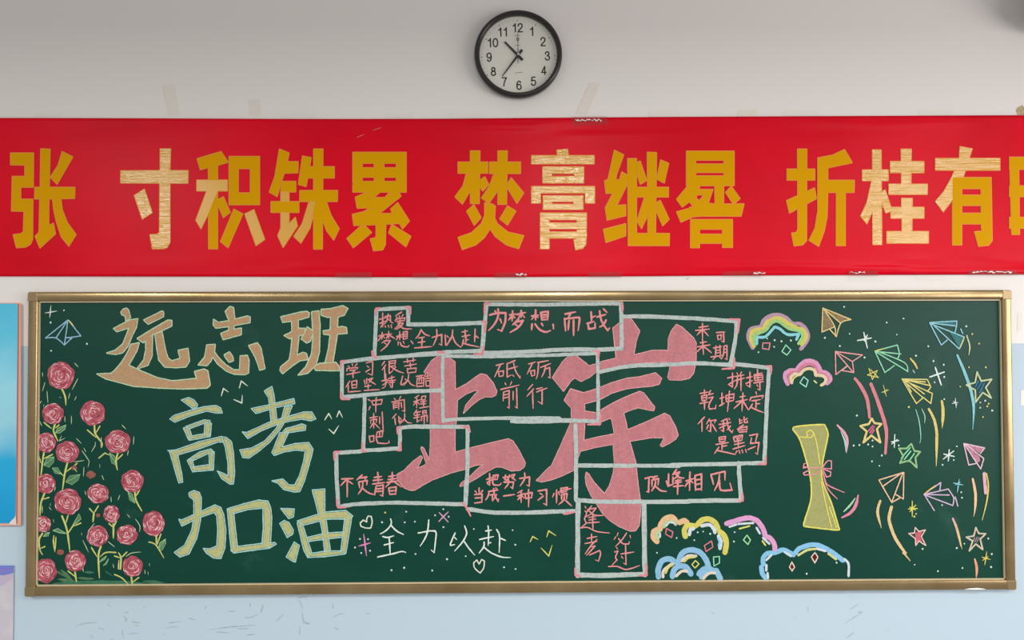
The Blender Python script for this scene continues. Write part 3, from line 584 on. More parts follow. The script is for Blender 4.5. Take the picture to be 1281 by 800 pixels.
write(bA, [('热', "150,130 150,270|115,195 185,175|120,235 180,210|205,140 190,210 160,245|175,165 225,155 230,215 255,230|195,185 220,205|140,255 130,275|175,260 180,275|205,255 215,275|235,250 240,280"),
 ('爱', "340,120 280,155|285,165 295,180|315,160 320,175|355,145 340,170|275,210 285,190 375,180 365,205|290,215 370,205|325,200 310,250 270,290|300,235 355,230 330,265 285,295|310,245 360,285 440,290"),
 ('梦', "110,360 180,345|145,325 140,395|140,355 105,410|150,360 170,380|180,345 240,340|210,315 210,385|205,350 185,385|215,350 270,385|190,400 140,430|165,410 225,405 190,460 130,510|170,430 190,445"),
 ('想', "290,365 345,345|320,315 320,400|315,355 285,400|325,360 340,375|355,320 395,315 395,385|355,320 355,395|355,345 395,340|355,365 395,362|360,390 395,385|305,420 305,455|325,425 345,460 400,470 415,455|355,415 365,435|435,410 455,440"),
 ('全', "535,295 510,350 480,385|535,300 570,340 620,360|510,380 570,370|545,380 540,480|505,425 575,415|470,480 640,465"),
 ('力', "645,375 740,345 740,450 715,440|690,295 690,370 655,455"),
 ('以', "775,350 780,450 800,440 825,380|795,360 810,375|850,300 840,370 790,455|845,350 880,430 930,470 940,460"),
 ('赴', "975,300 975,380|945,320 1000,310|945,365 1025,350|985,365 980,430|985,400 1010,395|960,395 945,460|950,430 1000,445 1115,470|1075,290 1070,420|1075,355 1110,380")], 1.9)
bB = box('grey chalk box at the top centre', "@590,370 148,75 130,300 103,575|150,82 700,85 1280,75 @700,370 500,75 620,75|@590,370 100,568 500,560 900,538 1200,535 @700,370 330,540 600,525|615,75 620,300 620,530", "@590,370 128,180 132,75 190,75|@700,370 628,60 630,160|@590,370 118,260 140,260 132,370")
at(590, 370)
write(bB, [('为', "235,150 245,180|265,130 265,200 230,280 170,345|180,190 260,170 340,170 335,260 300,350 260,335|285,230 300,270"),
 ('梦', "380,190 440,180|410,150 405,250|405,195 370,240|415,200 435,220|450,185 540,165|495,145 495,215|490,185 465,225|500,180 530,215|470,230 410,290|440,260 515,245 470,310 385,365|440,285 460,300"),
 ('想', "600,200 670,190|640,140 640,240|635,195 600,235|650,200 665,215|690,165 765,155 760,240|695,165 700,240|700,190 760,185|700,215 755,210|705,238 755,235|605,280 600,340|635,280 680,335 740,360 790,345|700,275 715,300|815,285 820,330"),
 ('而', "935,180 1040,160|1000,165 960,225|930,225 940,350|930,230 1060,215 1080,235 1065,345|975,245 965,340|1020,240 1020,395"),
 ('战', "@700,370 315,160 320,260|320,215 360,200|275,275 345,255|285,275 290,330 355,320 355,270|400,150 420,250 480,345 500,320|375,210 460,185|465,240 435,290 400,310|440,130 475,165")], 2.7)
bE = box('grey chalk box right of the top centre box', "@700,370 640,205 900,205 1280,220 @820,380 500,150 800,172|810,165 800,340 755,590|@700,370 405,760 700,700 1080,687 @820,380 400,592 760,612", "@820,380 740,150 840,155 825,290|790,540 785,640 665,650")
at(820, 380)
write(bE, [('未', "435,235 530,220|400,265 540,250|470,195 470,345|460,265 415,310|480,265 530,320"),
 ('来', "448,388 512,378|422,428 548,408|470,350 480,505|470,425 415,478|485,425 560,488"),
 ('可', "610,285 695,280|620,310 625,355|620,315 660,308 655,350|625,355 660,350|680,285 685,380 660,370"),
 ('期', "580,440 660,425|605,420 600,520|645,415 650,510|610,465 645,460|610,490 645,485|555,530 665,515|600,530 575,555|640,525 655,545|685,420 680,500 660,550|685,420 715,415 715,555 695,545|685,455 715,450|685,485 715,480")], 1.9)
bC = box('grey chalk box with two crowded lines at the left', "@415,440 103,100 100,455|103,102 440,62 1090,15|100,455 600,405 1090,383", "@415,440 93,170 93,95 150,88|88,400 100,468 180,475|405,-10 425,60")
at(415, 440)
write(bC, [('学', "165,140 180,155|205,120 210,140|255,115 230,145|150,190 155,165 260,155 250,175|180,185 235,180 205,210|210,205 215,260|150,225 285,200"),
 ('习', "345,110 400,95 410,110 405,230 360,215|355,140 375,155|340,200 385,170"),
 ('很', "530,95 500,135|540,130 505,180|530,155 530,290|570,95 640,85 630,140|575,115 630,110|575,145 635,138|575,95 575,215 610,190|590,145 660,190 720,210|640,150 610,180"),
 ('苦', "720,100 840,80|755,70 760,110|815,60 815,100|730,140 850,120|785,110 790,165|755,165 760,210|755,170 845,160 840,205|760,210 840,200"),
 ('但', "180,290 140,355|165,330 165,400|200,295 205,365|200,295 250,285 250,360|200,330 250,325|205,362 250,355|165,400 290,390"),
 ('坚', "325,280 335,330|350,265 350,320|365,275 410,260 370,310|375,285 440,325|330,345 395,335|365,325 365,375|325,385 480,375"),
 ('持', "500,290 565,275|540,220 540,330 505,365|510,330 560,300|570,265 630,250|600,240 600,285|560,290 640,280|570,310 630,300|610,285 605,355 585,345|580,325 590,335"),
 ('以', "710,240 690,320 700,330 740,300|735,270 745,285|770,225 760,280 720,335|765,280 790,320 835,340"),
 ('酷', "845,245 920,230|855,265 850,350|855,265 920,255 920,345|875,245 875,300|895,240 900,300|860,315 915,310|860,345 915,340|940,215 930,240|930,245 990,235|960,205 960,265|925,270 995,260|940,290 945,345|940,290 985,285 980,340|945,342 985,338")], 1.7)
bG = box('grey L-shaped chalk box at the left', "@420,485 290,95 285,350 275,620|275,625 640,605|642,395 642,610|640,400 800,385 1270,390", "@420,485 265,540 270,630 310,633|650,540 650,622 610,622|620,460 620,395 660,385")
at(420, 485)
write(bG, [('冲', "325,115 350,130|345,185 330,220|360,135 375,175|360,130 465,115 455,165|375,170 455,160|405,95 400,245"),
 ('刺', "340,300 420,285|350,320 350,355|350,320 410,310 405,345|380,255 380,405|375,350 345,400|385,350 440,405|440,290 440,360|465,240 475,430 445,425"),
 ('吧', "335,480 345,545|335,485 380,475 380,535|345,540 385,530|415,440 470,430 465,490|415,440 405,500 420,550 500,555 535,545 530,525|440,445 440,490|415,490 465,485"),
 ('前', "585,105 600,120|650,85 635,115|560,140 690,115|575,155 580,215|575,155 635,145 630,215|580,175 630,170|580,195 630,190|655,145 660,200|685,120 690,235 665,225"),
 ('似', "605,260 565,305|590,300 600,370|630,285 635,345 660,320|645,300 655,315|690,255 685,310 640,360|685,310 720,345 760,350"),
 ('程', "830,75 790,100|780,140 850,115|810,100 810,200|805,140 775,175|815,140 840,165|860,85 900,80 895,115|860,85 860,120 895,115|850,140 910,130|880,130 880,190|850,160 905,155|840,200 935,185"),
 ('锦', "810,220 780,265|800,245 850,235|790,275 845,265|815,240 815,340 845,320|780,300 840,290|870,230 905,225 905,265|870,230 870,265|870,248 905,245|855,285 915,275 915,340|860,285 860,330|885,265 885,365")], 1.7)
bD = box('wide grey chalk box across the pink characters', "@540,430 112,100 108,400 115,775|130,120 520,125 800,120 1280,110 @640,430 480,108 870,92|@640,430 858,80 865,400 868,775|@540,430 130,765 250,752 700,742 1280,742 @640,430 400,755 870,772|@640,430 0,775 300,778 560,768 870,778", "@640,430 820,68 872,78 865,150|@690,500 490,150 485,240 360,245|@540,430 60,85 130,85", 4.4)
at(540, 430)
write(bD, [('砥', "645,215 720,195|690,205 630,330|670,275 675,325|670,275 720,270 715,320|675,325 715,318|835,165 750,200|755,195 755,330 795,310|755,255 860,225|820,190 840,270 885,340 885,320|810,310 825,325"),
 ('砺', "970,200 1040,180|1010,190 955,300|990,270 1000,320|990,270 1030,262 1030,315|1000,320 1030,312|1060,185 1170,165|1070,185 1060,300 1045,350|1090,235 1190,195|1140,215 1130,270 1100,330|1125,255 1180,235 1185,340 1165,330"),
 ('前', "735,390 745,410|800,380 785,410|690,455 875,410|720,480 715,570|720,480 775,465 775,640 755,630|725,510 770,500|725,540 770,530|815,475 815,560|850,440 855,640 835,625"),
 ('行', "1010,405 960,460|1020,450 950,525|1010,480 1015,645|1050,450 1110,435|1050,480 1155,440|1105,460 1105,600 1065,575")], 1.8)
bF = box('grey chalk box at the right with three lines', "@820,450 740,35 900,50 1130,78|1140,75 1110,480 @840,500 955,0 930,625|930,628 500,640 0,650 @690,500 1280,658 265,655|@690,500 238,250 245,560 247,860", "@820,450 1110,60 1155,62 1155,140|@840,500 945,560 940,640 870,640")
at(820, 450)
write(bF, [('拼', "720,180 790,165|770,130 770,270 735,250|730,245 790,210|815,130 825,150|860,120 845,150|800,165 885,150|800,205 890,180|820,165 815,240 790,290|855,170 855,310"),
 ('搏', "910,180 970,165|945,120 945,270 910,250|905,235 970,205|985,150 1070,130|1020,95 1025,215|990,155 990,205|990,160 1070,150 1075,200|995,180 1070,172|995,205 1070,195|985,230 1080,215|1045,215 1045,300 1020,290|1015,250 1025,265"),
 ('乾', "445,335 530,320|490,300 490,350|460,360 465,410|460,360 515,350 510,400|465,380 510,375|465,408 510,400|445,435 530,420|490,410 490,495|550,305 530,350|540,345 580,335|530,380 575,370 535,450 540,490 600,485 605,450"),
 ('坤', "645,385 690,370|665,330 665,455|640,460 690,430|705,355 710,420|705,355 785,340 780,405|710,385 780,375|710,418 780,405|740,310 720,515"),
 ('未', "845,370 900,360|805,420 920,395|875,330 865,510|865,410 785,485|875,410 930,500"),
 ('定', "1005,320 1010,345|945,405 955,375 1080,355 1065,385|965,410 1050,395|1005,405 1005,490|1005,440 1045,435|970,440 935,495|955,470 1000,495 1080,525"),
 ('你', "490,570 425,640|465,610 465,715|540,590 510,640|530,610 605,600 590,630|555,615 550,715 525,705|530,650 510,690|570,645 610,715"),
 ('我', "710,590 655,615|635,645 755,625|680,610 680,715 655,700|640,680 710,650|715,585 730,680 765,725 775,700|750,660 715,700|735,585 745,600"),
 ('皆', "840,590 845,635|840,610 870,600|840,637 870,622|885,570 890,625 920,625 918,605|915,585 890,605|880,650 830,680|820,690 835,720|830,685 915,665 910,725|835,700 900,695|840,722 910,715"),
 ('是', "@840,500 475,375 480,420|475,375 540,365 535,415|480,395 535,388|480,420 535,412|445,445 570,425|505,440 505,500|505,465 555,455|475,470 430,535|460,505 530,520 640,545"),
 ('黑', "620,370 630,420|620,370 710,350 705,400|645,375 655,395|690,370 680,390|630,415 705,402|665,360 670,470|630,445 730,425|615,490 735,455|655,510 640,535|675,505 685,535|705,500 715,530|740,495 750,525"),
 ('马', "780,355 860,340 840,420|800,380 790,435 875,425 860,540 840,530|765,495 840,465")], 1.9)
bH = box('grey chalk box at the lower left', "@410,550 85,130 90,400 105,660|70,130 200,122 340,112|110,668 250,645 400,635 700,628 1280,640 @570,570 100,485|@540,520 -100,110 340,108|362,105 358,300 358,500 345,800", "@410,550 65,200 70,120 130,115|88,590 105,672 180,675|@540,520 300,105 370,110 385,160")
at(410, 550)
write(bH, [('不', "140,390 255,385|195,390 130,455|195,400 195,570|205,410 250,440"),
 ('负', "345,350 290,400|320,380 390,370 370,395|310,420 320,480|310,420 395,405 390,450|350,425 345,480 305,540|350,485 410,530 465,545"),
 ('青', "465,375 540,365|455,405 550,395|450,440 570,425|500,325 505,420|485,460 470,550|485,460 555,450 550,560 525,550|490,490 550,482|490,515 550,510"),
 ('春', "610,365 680,355|605,395 690,385|590,425 700,410|645,325 640,400 580,470|655,410 740,470|610,480 620,545|610,480 685,470 680,545|615,510 680,505|620,542 680,540")], 2.2)
bI = box('grey chalk box at the lower centre', "@570,570 105,270 100,480|120,530 350,562 600,568 1190,550|@700,570 165,0 163,430", "@570,570 60,465 100,500 150,600|1080,582 1190,560", 5.2)
at(570, 570)
write(bI, [('把', "310,235 365,215|340,175 340,290 315,275|315,265 365,235|375,195 425,190 415,235|375,195 370,265 385,290 440,290 455,270|395,200 395,235|378,235 418,235"),
 ('努', "500,190 490,230 540,255|540,190 515,240 480,260|475,215 550,205|560,190 590,185 565,230|555,205 600,245|490,265 580,260 570,325 550,310|530,240 525,280 490,325"),
 ('力', "640,225 740,210 735,300 710,290|690,170 690,230 645,300"),
 ('当', "235,320 235,370|195,350 210,370|270,345 250,370|190,385 265,380 260,465|195,420 260,415|190,470 265,462"),
 ('成', "330,355 425,340|335,355 325,400 300,440|345,390 370,385 365,440|380,325 390,390 425,455 430,430|410,385 370,450|400,320 415,330"),
 ('一', "480,400 590,385"),
 ('种', "665,345 620,370|620,400 690,375|655,365 655,465|655,400 620,440|665,400 685,420|695,380 700,430|695,380 765,365 760,420|700,425 760,415|730,335 730,510"),
 ('习', "825,350 910,335 910,490 880,475|845,375 870,390|825,440 880,400"),
 ('惯', "1010,340 1010,470|985,375 970,410|1030,360 1040,390|1050,325 1120,315 1110,350|1045,350 1155,325|1055,325 1055,365 1110,355|1060,385 1060,440|1060,385 1115,375 1110,430|1085,390 1080,440 1030,485|1095,440 1160,500")], 2.1)
bJ = box('grey chalk box at the lower right', "@700,570 165,440 400,455 800,458 1280,455 @790,560 600,530 1090,522|1072,150 1080,300 1095,520", "@790,560 1110,450 1112,525 1070,535", 5.4)
at(790, 560)
write(bJ, [('顶', "135,305 205,285|175,300 170,440 150,435|205,295 260,280|230,285 220,310|205,320 205,385|205,320 270,305 265,370|240,325 235,375 200,430|245,385 290,425 350,435"),
 ('峰', "370,260 370,380|350,330 365,380 420,360|415,290 415,365|450,215 410,270|425,260 480,240 450,290 410,320|440,260 480,295 525,300|440,330 500,320|435,350 500,340|420,385 520,375|465,315 460,465"),
 ('相', "545,330 625,305|585,240 580,425|580,325 535,385|595,330 615,350|635,275 640,425|635,275 700,260 700,425|640,320 700,312|640,365 700,355|640,415 700,408"),
 ('见', "795,265 820,365|795,265 935,235 935,320|880,270 870,340 830,425|880,320 885,400 910,425 1005,420 985,350")], 2.3)
bK = box('tall grey chalk box at the bottom centre', "@690,630 268,-40 262,250 260,720|925,-20 930,450 935,710|260,710 500,715 940,700", "@690,630 235,640 240,712 290,725|880,715 950,712 950,600", 6.0)
at(690, 630)
write(bK, [('逢', "400,20 345,90|360,55 445,40 400,95 340,130|375,70 430,110 520,115|370,135 440,125|375,160 445,150|350,190 480,180|410,110 415,265|335,25 345,45|335,70 350,95 330,150 350,190 290,240|290,240 360,235 450,275 580,290"),
 ('考', "355,345 455,325|400,300 400,380|335,395 455,375|455,355 400,410 335,500|390,430 435,420 350,515|380,510 480,465 490,500 470,570 440,560"),
 ('必', "665,290 655,320|640,330 625,355|670,345 710,395 770,400 780,375|750,290 710,350 640,425|785,315 790,340"),
 ('过', "695,500 825,480|740,410 745,605 720,590|700,525 715,545|650,435 660,450|630,480 665,470 640,530 655,560 605,610|570,625 660,625 750,655 880,615")], 1.7)
# the white line of writing at the bottom
at(430, 630)
write(bd, [('全', "470,150 475,200 430,260 365,300|470,210 530,270 600,305|390,325 440,335 500,318|455,330 465,500|405,410 500,385|340,530 480,500 580,475 620,485"),
 ('力', "745,290 860,270 915,270 925,300 915,400 905,485 875,460|850,160 840,270 810,350 765,420"),
 ('以', "@550,630 155,290 110,390 110,415 150,405|150,335 170,355|250,220 270,290 235,370 150,470|240,365 290,440 350,510"),
 ('赴', "485,220 490,290 485,415|460,270 520,260|400,355 540,325|445,380 440,430 395,490|440,430 520,490 620,530 710,535|490,390 515,385|570,255 600,320 595,485|605,340 660,365")], 1.9, WHITE)

# ------------------------------------------------------------------ chalk: roses
ROSES = [(76.2, 469.4, 17, 17.3), (66.3, 517.3, 13.6, 13), (116, 516.4, 15.6, 15.2), (57.6, 553.2, 12.2, 12.4), (84.2, 565, 14.6, 13.6), (147.3, 552.2, 16, 14.6), (57.2, 604.6, 12.2, 12.4),
         (84.6, 627, 17, 16.2), (122.6, 617, 13.6, 12.2), (165.6, 601.6, 14, 14), (53.8, 655.2, 10.2, 10.2), (139.4, 642.4, 10.2, 11), (122, 670, 13.4, 13.2), (158.8, 668.6, 13.2, 12.4), (57.6, 713.4, 13.2, 15.4), (94.3, 701.2, 13.2, 13.2), (166, 708, 12.6, 13), (192, 654.5, 13.8, 15.8)]
GREEN, LEAF = (206, 206, 120), (88, 132, 92)
STEMS = [("@20,445 455,320 490,400 500,490", ""), ("@20,445 395,670 375,740 395,800 420,850|280,665 355,725|430,690 395,720", "@20,445 395,770 420,720 500,690 490,730 440,770"),
 ("@20,445 785,690 795,780 860,870 855,915|840,700 800,770|715,740 800,815", ""), ("@20,535 280,245 265,340 250,480|210,230 250,350|365,265 270,310", "@20,535 280,370 310,300 380,290 375,340 330,390"),
 ("@20,535 515,350 490,450 465,620|610,355 500,440|400,400 475,480", "@20,535 500,540 540,480 640,465 620,520 560,565|365,400 420,400 445,460 390,450"), ("@20,535 1020,250 1000,330 1015,420|1065,265 1010,320|830,300 890,250 930,270", "@20,535 935,250 985,280 1010,370 960,350"),
 ("@20,535 285,655 250,750 240,875|330,695 260,715", ""), ("@20,625 460,160 510,300 540,520|520,155 500,230|525,325 580,240 630,140|650,230 580,260", "@20,625 580,240 630,140 650,190 600,235|370,305 420,285 500,335 440,330"),
 ("@20,625 780,130 770,220|825,60 780,130|735,85 780,135", ""), ("@20,535 1190,630 1200,720 1260,830|1235,625 1200,680", "@20,535 1120,640 1160,660 1190,750 1140,720"),
 ("@20,625 265,335 230,400 240,500 265,545|200,360 225,380|290,465 245,485", "@20,625 275,365 300,330 335,325 320,360"), ("@20,625 975,240 975,385|1005,210 975,275|930,235 970,270", ""),
 ("@20,625 850,465 825,560 835,780|755,475 810,565|1000,525 900,525 840,570", "@20,625 840,620 860,590 905,560 890,590|875,655 910,620 925,590 905,640"), ("@20,625 1045,690 1050,580 1025,525|1110,520 1050,580|985,560 1050,580|1025,690 1030,600", ""),
 ("@20,700 190,195 225,260", ""), ("@20,625 590,720 605,820|520,710 590,765", ""), ("@20,700 1155,165 1165,255|1230,175 1170,220|985,145 1060,180 1130,250", ""), ("@140,600 445,555 445,640|490,540 450,650|370,620 440,650 520,780", "@140,600 465,690 480,630 535,590 535,640 500,700")]
m_bloom = chalk((188, 94, 106), 0.8); m_petal = chalk((238, 196, 198), 0.85); m_dark = chalk((150, 58, 76), 0.85)
for (cx, cy, rx, ry), (st, lf) in zip(ROSES, STEMS):
    mb = MB(); n = 26; ph = random.uniform(0, 6)
    y = lev(2)
    pts = []
    for k in range(n):
        a = 2 * math.pi * k / n; q = 1 + 0.035 * math.sin(5 * a + ph) + 0.025 * math.sin(9 * a + 2 * ph) + random.uniform(-0.02, 0.02)
        pts.append((cx + rx * q * math.cos(a), cy + ry * q * math.sin(a)))
    poly(mb, pts, m_bloom, 2)
    rose = mb.build('chalk_rose', bd); rose['label'] = 'pink chalk rose'
    mb = MB(); rr = 0.12
    while rr < 0.92:
        k = max(3, int(rr * 11)); off = random.uniform(0, 6)
        for i in range(k):
            a0 = off + 2 * math.pi * i / k + random.uniform(-.3, .3); span = 2 * math.pi / k * random.uniform(0.4, 0.8); tw = random.uniform(-0.14, 0.14); r1 = rr + random.uniform(-0.06, 0.06)
            c = [(cx + rx * (r1 + tw * (t - .5) + 0.05 * math.sin(3 * t)) * math.cos(a0 + span * t), cy + ry * (r1 + tw * (t - .5) + 0.05 * math.sin(3 * t)) * math.sin(a0 + span * t)) for t in (0, 0.33, 0.66, 1)]
            ribbon(mb, c, random.uniform(0.6, 1.2), m_petal if random.random() < (0.8 if rr < 0.55 else 0.5) else m_dark, 3, t0=0.4, t1=0.4)
        rr += random.uniform(0.11, 0.14)
    mb.build('petal_lines', rose)['label'] = 'pale petal lines'
    if st:
        mb = MB()
        for i, p in enumerate(paths(st)): ribbon(mb, p, 2.2 if i == 0 else 1.6, chalk(GREEN), 1, t1=0.5)
        mb.build('stem', rose)['label'] = 'yellow green stem'
    for p in (paths(lf) if lf else []):
        mb = MB(); ribbon(mb, p + [p[0]], 1.0, chalk((150, 188, 140)), 1, smooth=False); poly(mb, p, chalk(LEAF), 1)
        q0, q1 = p[0], p[len(p) // 2]; ribbon(mb, [q0, ((q0[0] + q1[0]) / 2, (q0[1] + q1[1]) / 2 + .4), q1], 0.7, chalk((160, 196, 150)), 2)
        mb.build('leaf', rose)['label'] = 'green leaf'
for cx, cy, r in ((114, 593.5, 5.8), (75.6, 690.2, 4.5), (122.6, 644.2, 2.8), (92.6, 584.8, 3.6)):
    mb = MB(); disc(mb, cx, cy, r, chalk((158, 92, 84), 0.6), 2, n=14, ry=r * 0.85); mb.build('chalk_bud', bd)['label'] = 'brownish chalk bud'
def each(name, txt, wd, col, lab=None, level=3, t0=0.6, t1=0.4):
    for p in paths(txt):
        mb = MB(); ribbon(mb, p, wd, chalk(col), level, t0=t0, t1=t1)
        o = mb.build(name, bd)
        if lab: o['label'] = lab
PALE = (178, 198, 158)
each('chalk_dash', "@20,445 585,70 625,110|265,165 268,205|290,265 265,350|310,350 320,470|620,225 560,340|540,370 525,430|605,405 585,445|435,410 455,420|255,450 235,480|280,485 275,510|555,600 555,680|490,605 490,660|220,565 215,600|235,650 260,700|1060,690 1100,730|@20,535 455,80 435,130 490,100|605,105 655,155|680,200 700,240|795,140 790,180 755,240|855,95 850,190|660,225 725,320 730,350 720,395|585,340 680,325|680,390 675,485|840,365 838,395|860,475 880,520|690,630 700,670|950,690 955,740|1040,670 1020,720|1180,85 1175,165|1125,225 1115,275|395,590 385,630|580,400 610,440|@20,625 330,70 355,100|345,35 345,60|375,195 378,225|785,235 740,290|658,330 658,355|670,405 725,520|920,415 990,470|1115,145 1140,175|1195,190 1240,260 1235,320|970,640 980,680|670,680 675,720|205,450 215,510|265,60 262,130|1100,565 1160,530 1250,520|@80,650 855,435 858,460|810,500 812,540|840,520 845,550", 1.1, PALE, 'pale green chalk dash')
each('chalk_dash', "@20,625 380,355 375,420 390,520|400,370 392,500", 1.8, GREEN, 'yellow green chalk dash')
mb = MB(); gg = chalk((66, 118, 92), 0.5); gd = chalk((92, 124, 88), 0.5)
at(20, 700)
for p, wd_, c in (("300,262 500,230 800,225", 4.5, gg), ("400,235 700,230 1000,225 1280,235", 6.0, gg), ("700,250 1000,255 1280,250", 3.0, gg), ("420,120 520,180", 8.0, gd), ("450,100 560,200", 5.0, gd), ("620,180 780,190", 3.5, gd), ("690,120 780,125", 4.0, gg), ("900,115 965,160", 4.5, gg), ("1270,215 1480,225", 4.0, gg), ("1300,245 1440,240", 2.2, gd), ("420,190 600,215", 4.0, gd)):
    ribbon(mb, path(p), wd_, c, 0, t0=0.3, t1=0.2, rag=0.3)
mb.build('chalk_grass', bd)['label'] = 'smudged green chalk ground under the roses'

# ------------------------------------------------------------------ chalk: hearts, sparkles, carets
each('chalk_heart', "@430,630 230,180 195,160 165,190 170,220 220,240 270,240 285,180 275,125 245,120 230,150 230,180|@550,630 395,600 370,560 340,590 350,640 405,690 440,640 448,570 420,555 395,600", 1.5, (226, 226, 206), 'small white chalk heart', t0=1, t1=1)
def multi(name, lab, txt, wd, col, t=0.4):
    mb = MB()
    for p in paths(txt): ribbon(mb, p, wd, chalk(col), 3, t0=t, t1=t)
    mb.build(name, bd)['label'] = lab
PW = (214, 226, 218)
multi('chalk_sparkle', 'pink chalk cross', "@430,630 145,422 270,388|200,300 228,520", 1.9, (220, 140, 190))
multi('chalk_sparkle', 'pink chalk cross', "@430,630 955,85 1045,180|1045,80 950,175", 1.5, (214, 160, 190), 0.8)
multi('chalk_sparkle', 'white chalk cross', "@20,355 290,290 410,270|350,215 338,335", 1.5, PW)
multi('chalk_sparkle', 'white chalk cross', "@1010,370 500,445 640,420|565,365 600,520|600,390 570,450", 2.0, PW, .7)
multi('chalk_sparkle', 'white chalk cross', "@1120,440 345,250 490,200|400,155 460,330", 2.0, (226, 234, 236), .8)
multi('chalk_sparkle', 'white chalk star', "@1120,440 600,460 610,560|565,515 630,505|580,490 620,530", 1.2, PW)
multi('chalk_sparkle', 'yellow chalk star', "@1030,430 600,410 630,525|580,485 655,460|605,490 640,450", 1.2, (206, 196, 120))
multi('chalk_sparkle', 'white chalk asterisk', "@1120,530 540,255 530,370|485,300 590,325|480,350 585,270", 1.6, PW, .8)
multi('chalk_sparkle', 'white chalk asterisk', "@1040,510 635,265 630,395|600,340 675,325|660,315 605,360", 1.5, PW, .8)
multi('chalk_sparkle', 'pale blue chalk star', "@1120,530 640,550 620,685|580,590 680,610|600,610 650,580", 1.5, (140, 200, 206))
multi('chalk_sparkle', 'yellow chalk asterisk', "@1070,590 570,290 570,445|530,370 620,365|545,395 605,330|545,350 600,380", 1.5, (214, 206, 100), .8)
multi('chalk_sparkle', 'yellow chalk asterisk', "@1120,640 915,395 895,530|865,450 950,475|870,485 930,445", 1.4, (220, 200, 100))
each('chalk_caret', "@550,630 905,380 930,325 985,355|1072,330 1090,268 1165,318|1015,440 1092,520 1125,412", 1.6, (208, 206, 110), 'yellow chalk caret')
each('chalk_caret', "@200,470 615,200 635,125 685,160|795,120 815,50 878,100|740,235 820,270 825,190|@290,470 930,440 970,375 1000,430|1050,410 1075,350 1108,415|970,530 1020,575 1070,495", 1.6, (214, 226, 204), 'white chalk caret')

# ------------------------------------------------------------------ chalk: dots
def dots(txt, r=1.15):
    for tok in txt.split('|'):
        q = tok.strip()
        yel = q.endswith('y')
        p = path(q[:-1] if yel else q)
        for cx, cy in p:
            mb = MB(); disc(mb, cx, cy, r * random.uniform(0.8, 1.15), chalk((214, 204, 120) if yel else (206, 224, 212), 0.9), 3)
            mb.build('chalk_dot', bd)
dots("@430,630 415,85y|625,77 383,183 610,183 712,177 997,52 915,113 1050,127 998,232 163,350 243,352 113,435 175,490 263,467 478,662 605,637 885,665 1033,552 1220,522 718,500|@550,630 343,250 730,262 757,408 645,633 760,650|@920,375 317,385 392,402 460,412 388,468 230,522 555,405 895,378 1087,68 1143,338 1045,460|@1010,370 793,265 963,225 895,385 680,455 572,615 1087,597 1210,503 1262,650|@1120,370 710,303|770,380y|838,475y|485,687|738,713y|905,713y|@1120,440 490,250 393,303|650,345y|490,472|135,550y|850,505 900,487|933,517y|920,543y|850,557 970,585|877,650y|@1040,510 255,75 223,375 280,370 368,365 412,325 412,385 505,475 407,533 480,578 675,375 1255,383 1225,520 1113,568|@1120,530 660,682 667,737|@1070,590 867,330|590,445y|608,418y|1090,717 1015,760|@1120,640 273,368 930,265 965,420 958,550 672,560 193,527 427,592|@800,635 372,300 583,243 637,235 708,258 548,322 175,448 952,242 945,335|@920,635 1012,547 712,657|@20,355 480,263 347,385 710,598 352,668")

# ------------------------------------------------------------------ chalk: paper planes
def plane(lab, txt, col, tint=None, tcol=None, extra=None, ecol=None, wd=1.45):
    mb = MB()
    for p in paths(txt): ribbon(mb, p, wd, chalk(col), 3, rag=0.1)
    if extra:
        for p in paths(extra): ribbon(mb, p, wd * 1.2, chalk(ecol), 4, t0=.6, t1=.6)
    o = mb.build('chalk_paper_plane', bd); o['label'] = lab
    if tint:
        for p in paths(tint):
            mb = MB(); poly(mb, p, chalk(tcol, 0.55), 2); mb.build('tinted_wing', o)['label'] = 'tinted wing'
plane('blue chalk paper plane', "@20,355 520,360 295,540 400,540 485,610 520,360|400,540 520,360|525,362 650,520 510,538|485,610 560,540 500,535", (150, 190, 212), None, None, "530,365 575,420", (220, 214, 140))
plane('tan chalk paper plane', "@1010,370 155,120 435,235 335,270 290,405 225,335|155,120 145,360 265,310|160,125 270,300 280,400|180,140 330,270", (226, 200, 140), "@1010,370 165,140 150,350 260,300|200,150 430,235 330,265", (150, 124, 92))
plane('pink chalk paper plane', "@1010,370 280,555 550,590 450,655 465,765 345,745 395,705|280,555 285,785 395,700|285,560 460,765|290,560 450,655", (230, 158, 160))
plane('green chalk paper plane', "@1010,370 675,550 900,490 920,580 900,630|675,550 775,765 870,695|680,555 1005,755 970,665 720,560|700,555 935,580", (150, 214, 176), None, None, "675,550 760,528", (206, 214, 110))
plane('pale blue chalk paper plane', "@1120,370 345,265 615,250 610,310 595,370|345,270 615,300|345,275 690,410 640,530 375,285|350,280 460,490 520,440|655,330 675,375", (150, 200, 214), "@1120,370 385,270 605,255 600,300|520,330 690,410 640,520", (70, 122, 122), "690,415 648,520", (200, 206, 150))
plane('yellow chalk paper plane', "@1120,440 65,270 320,275 355,350 325,390|65,270 345,335|70,275 370,415 355,515 280,455|70,275 210,515 275,460|75,280 280,460|100,290 160,400|110,285 290,420|95,280 300,300", (220, 204, 128))
plane('rose pink chalk paper plane', "@1120,530 685,195 895,240 850,295|685,195 735,410 805,395|690,200 855,450 885,345 700,200", (228, 190, 206), "@1120,530 690,200 890,240 840,290|690,200 840,320 850,370 820,390", (196, 130, 150))
plane('lilac chalk paper plane', "@1070,590 685,222 855,105 845,185|685,225 930,170 985,260 975,335|690,225 940,230|690,228 975,335 990,255|1000,250 1025,340|690,225 790,385", (206, 180, 206), None, None, "690,218 800,135", (222, 190, 110))
plane('peach chalk paper plane', "@1070,590 485,5 480,270 405,225|480,5 235,80 365,305 445,260|470,5 280,140|475,10 365,300", (236, 192, 160))

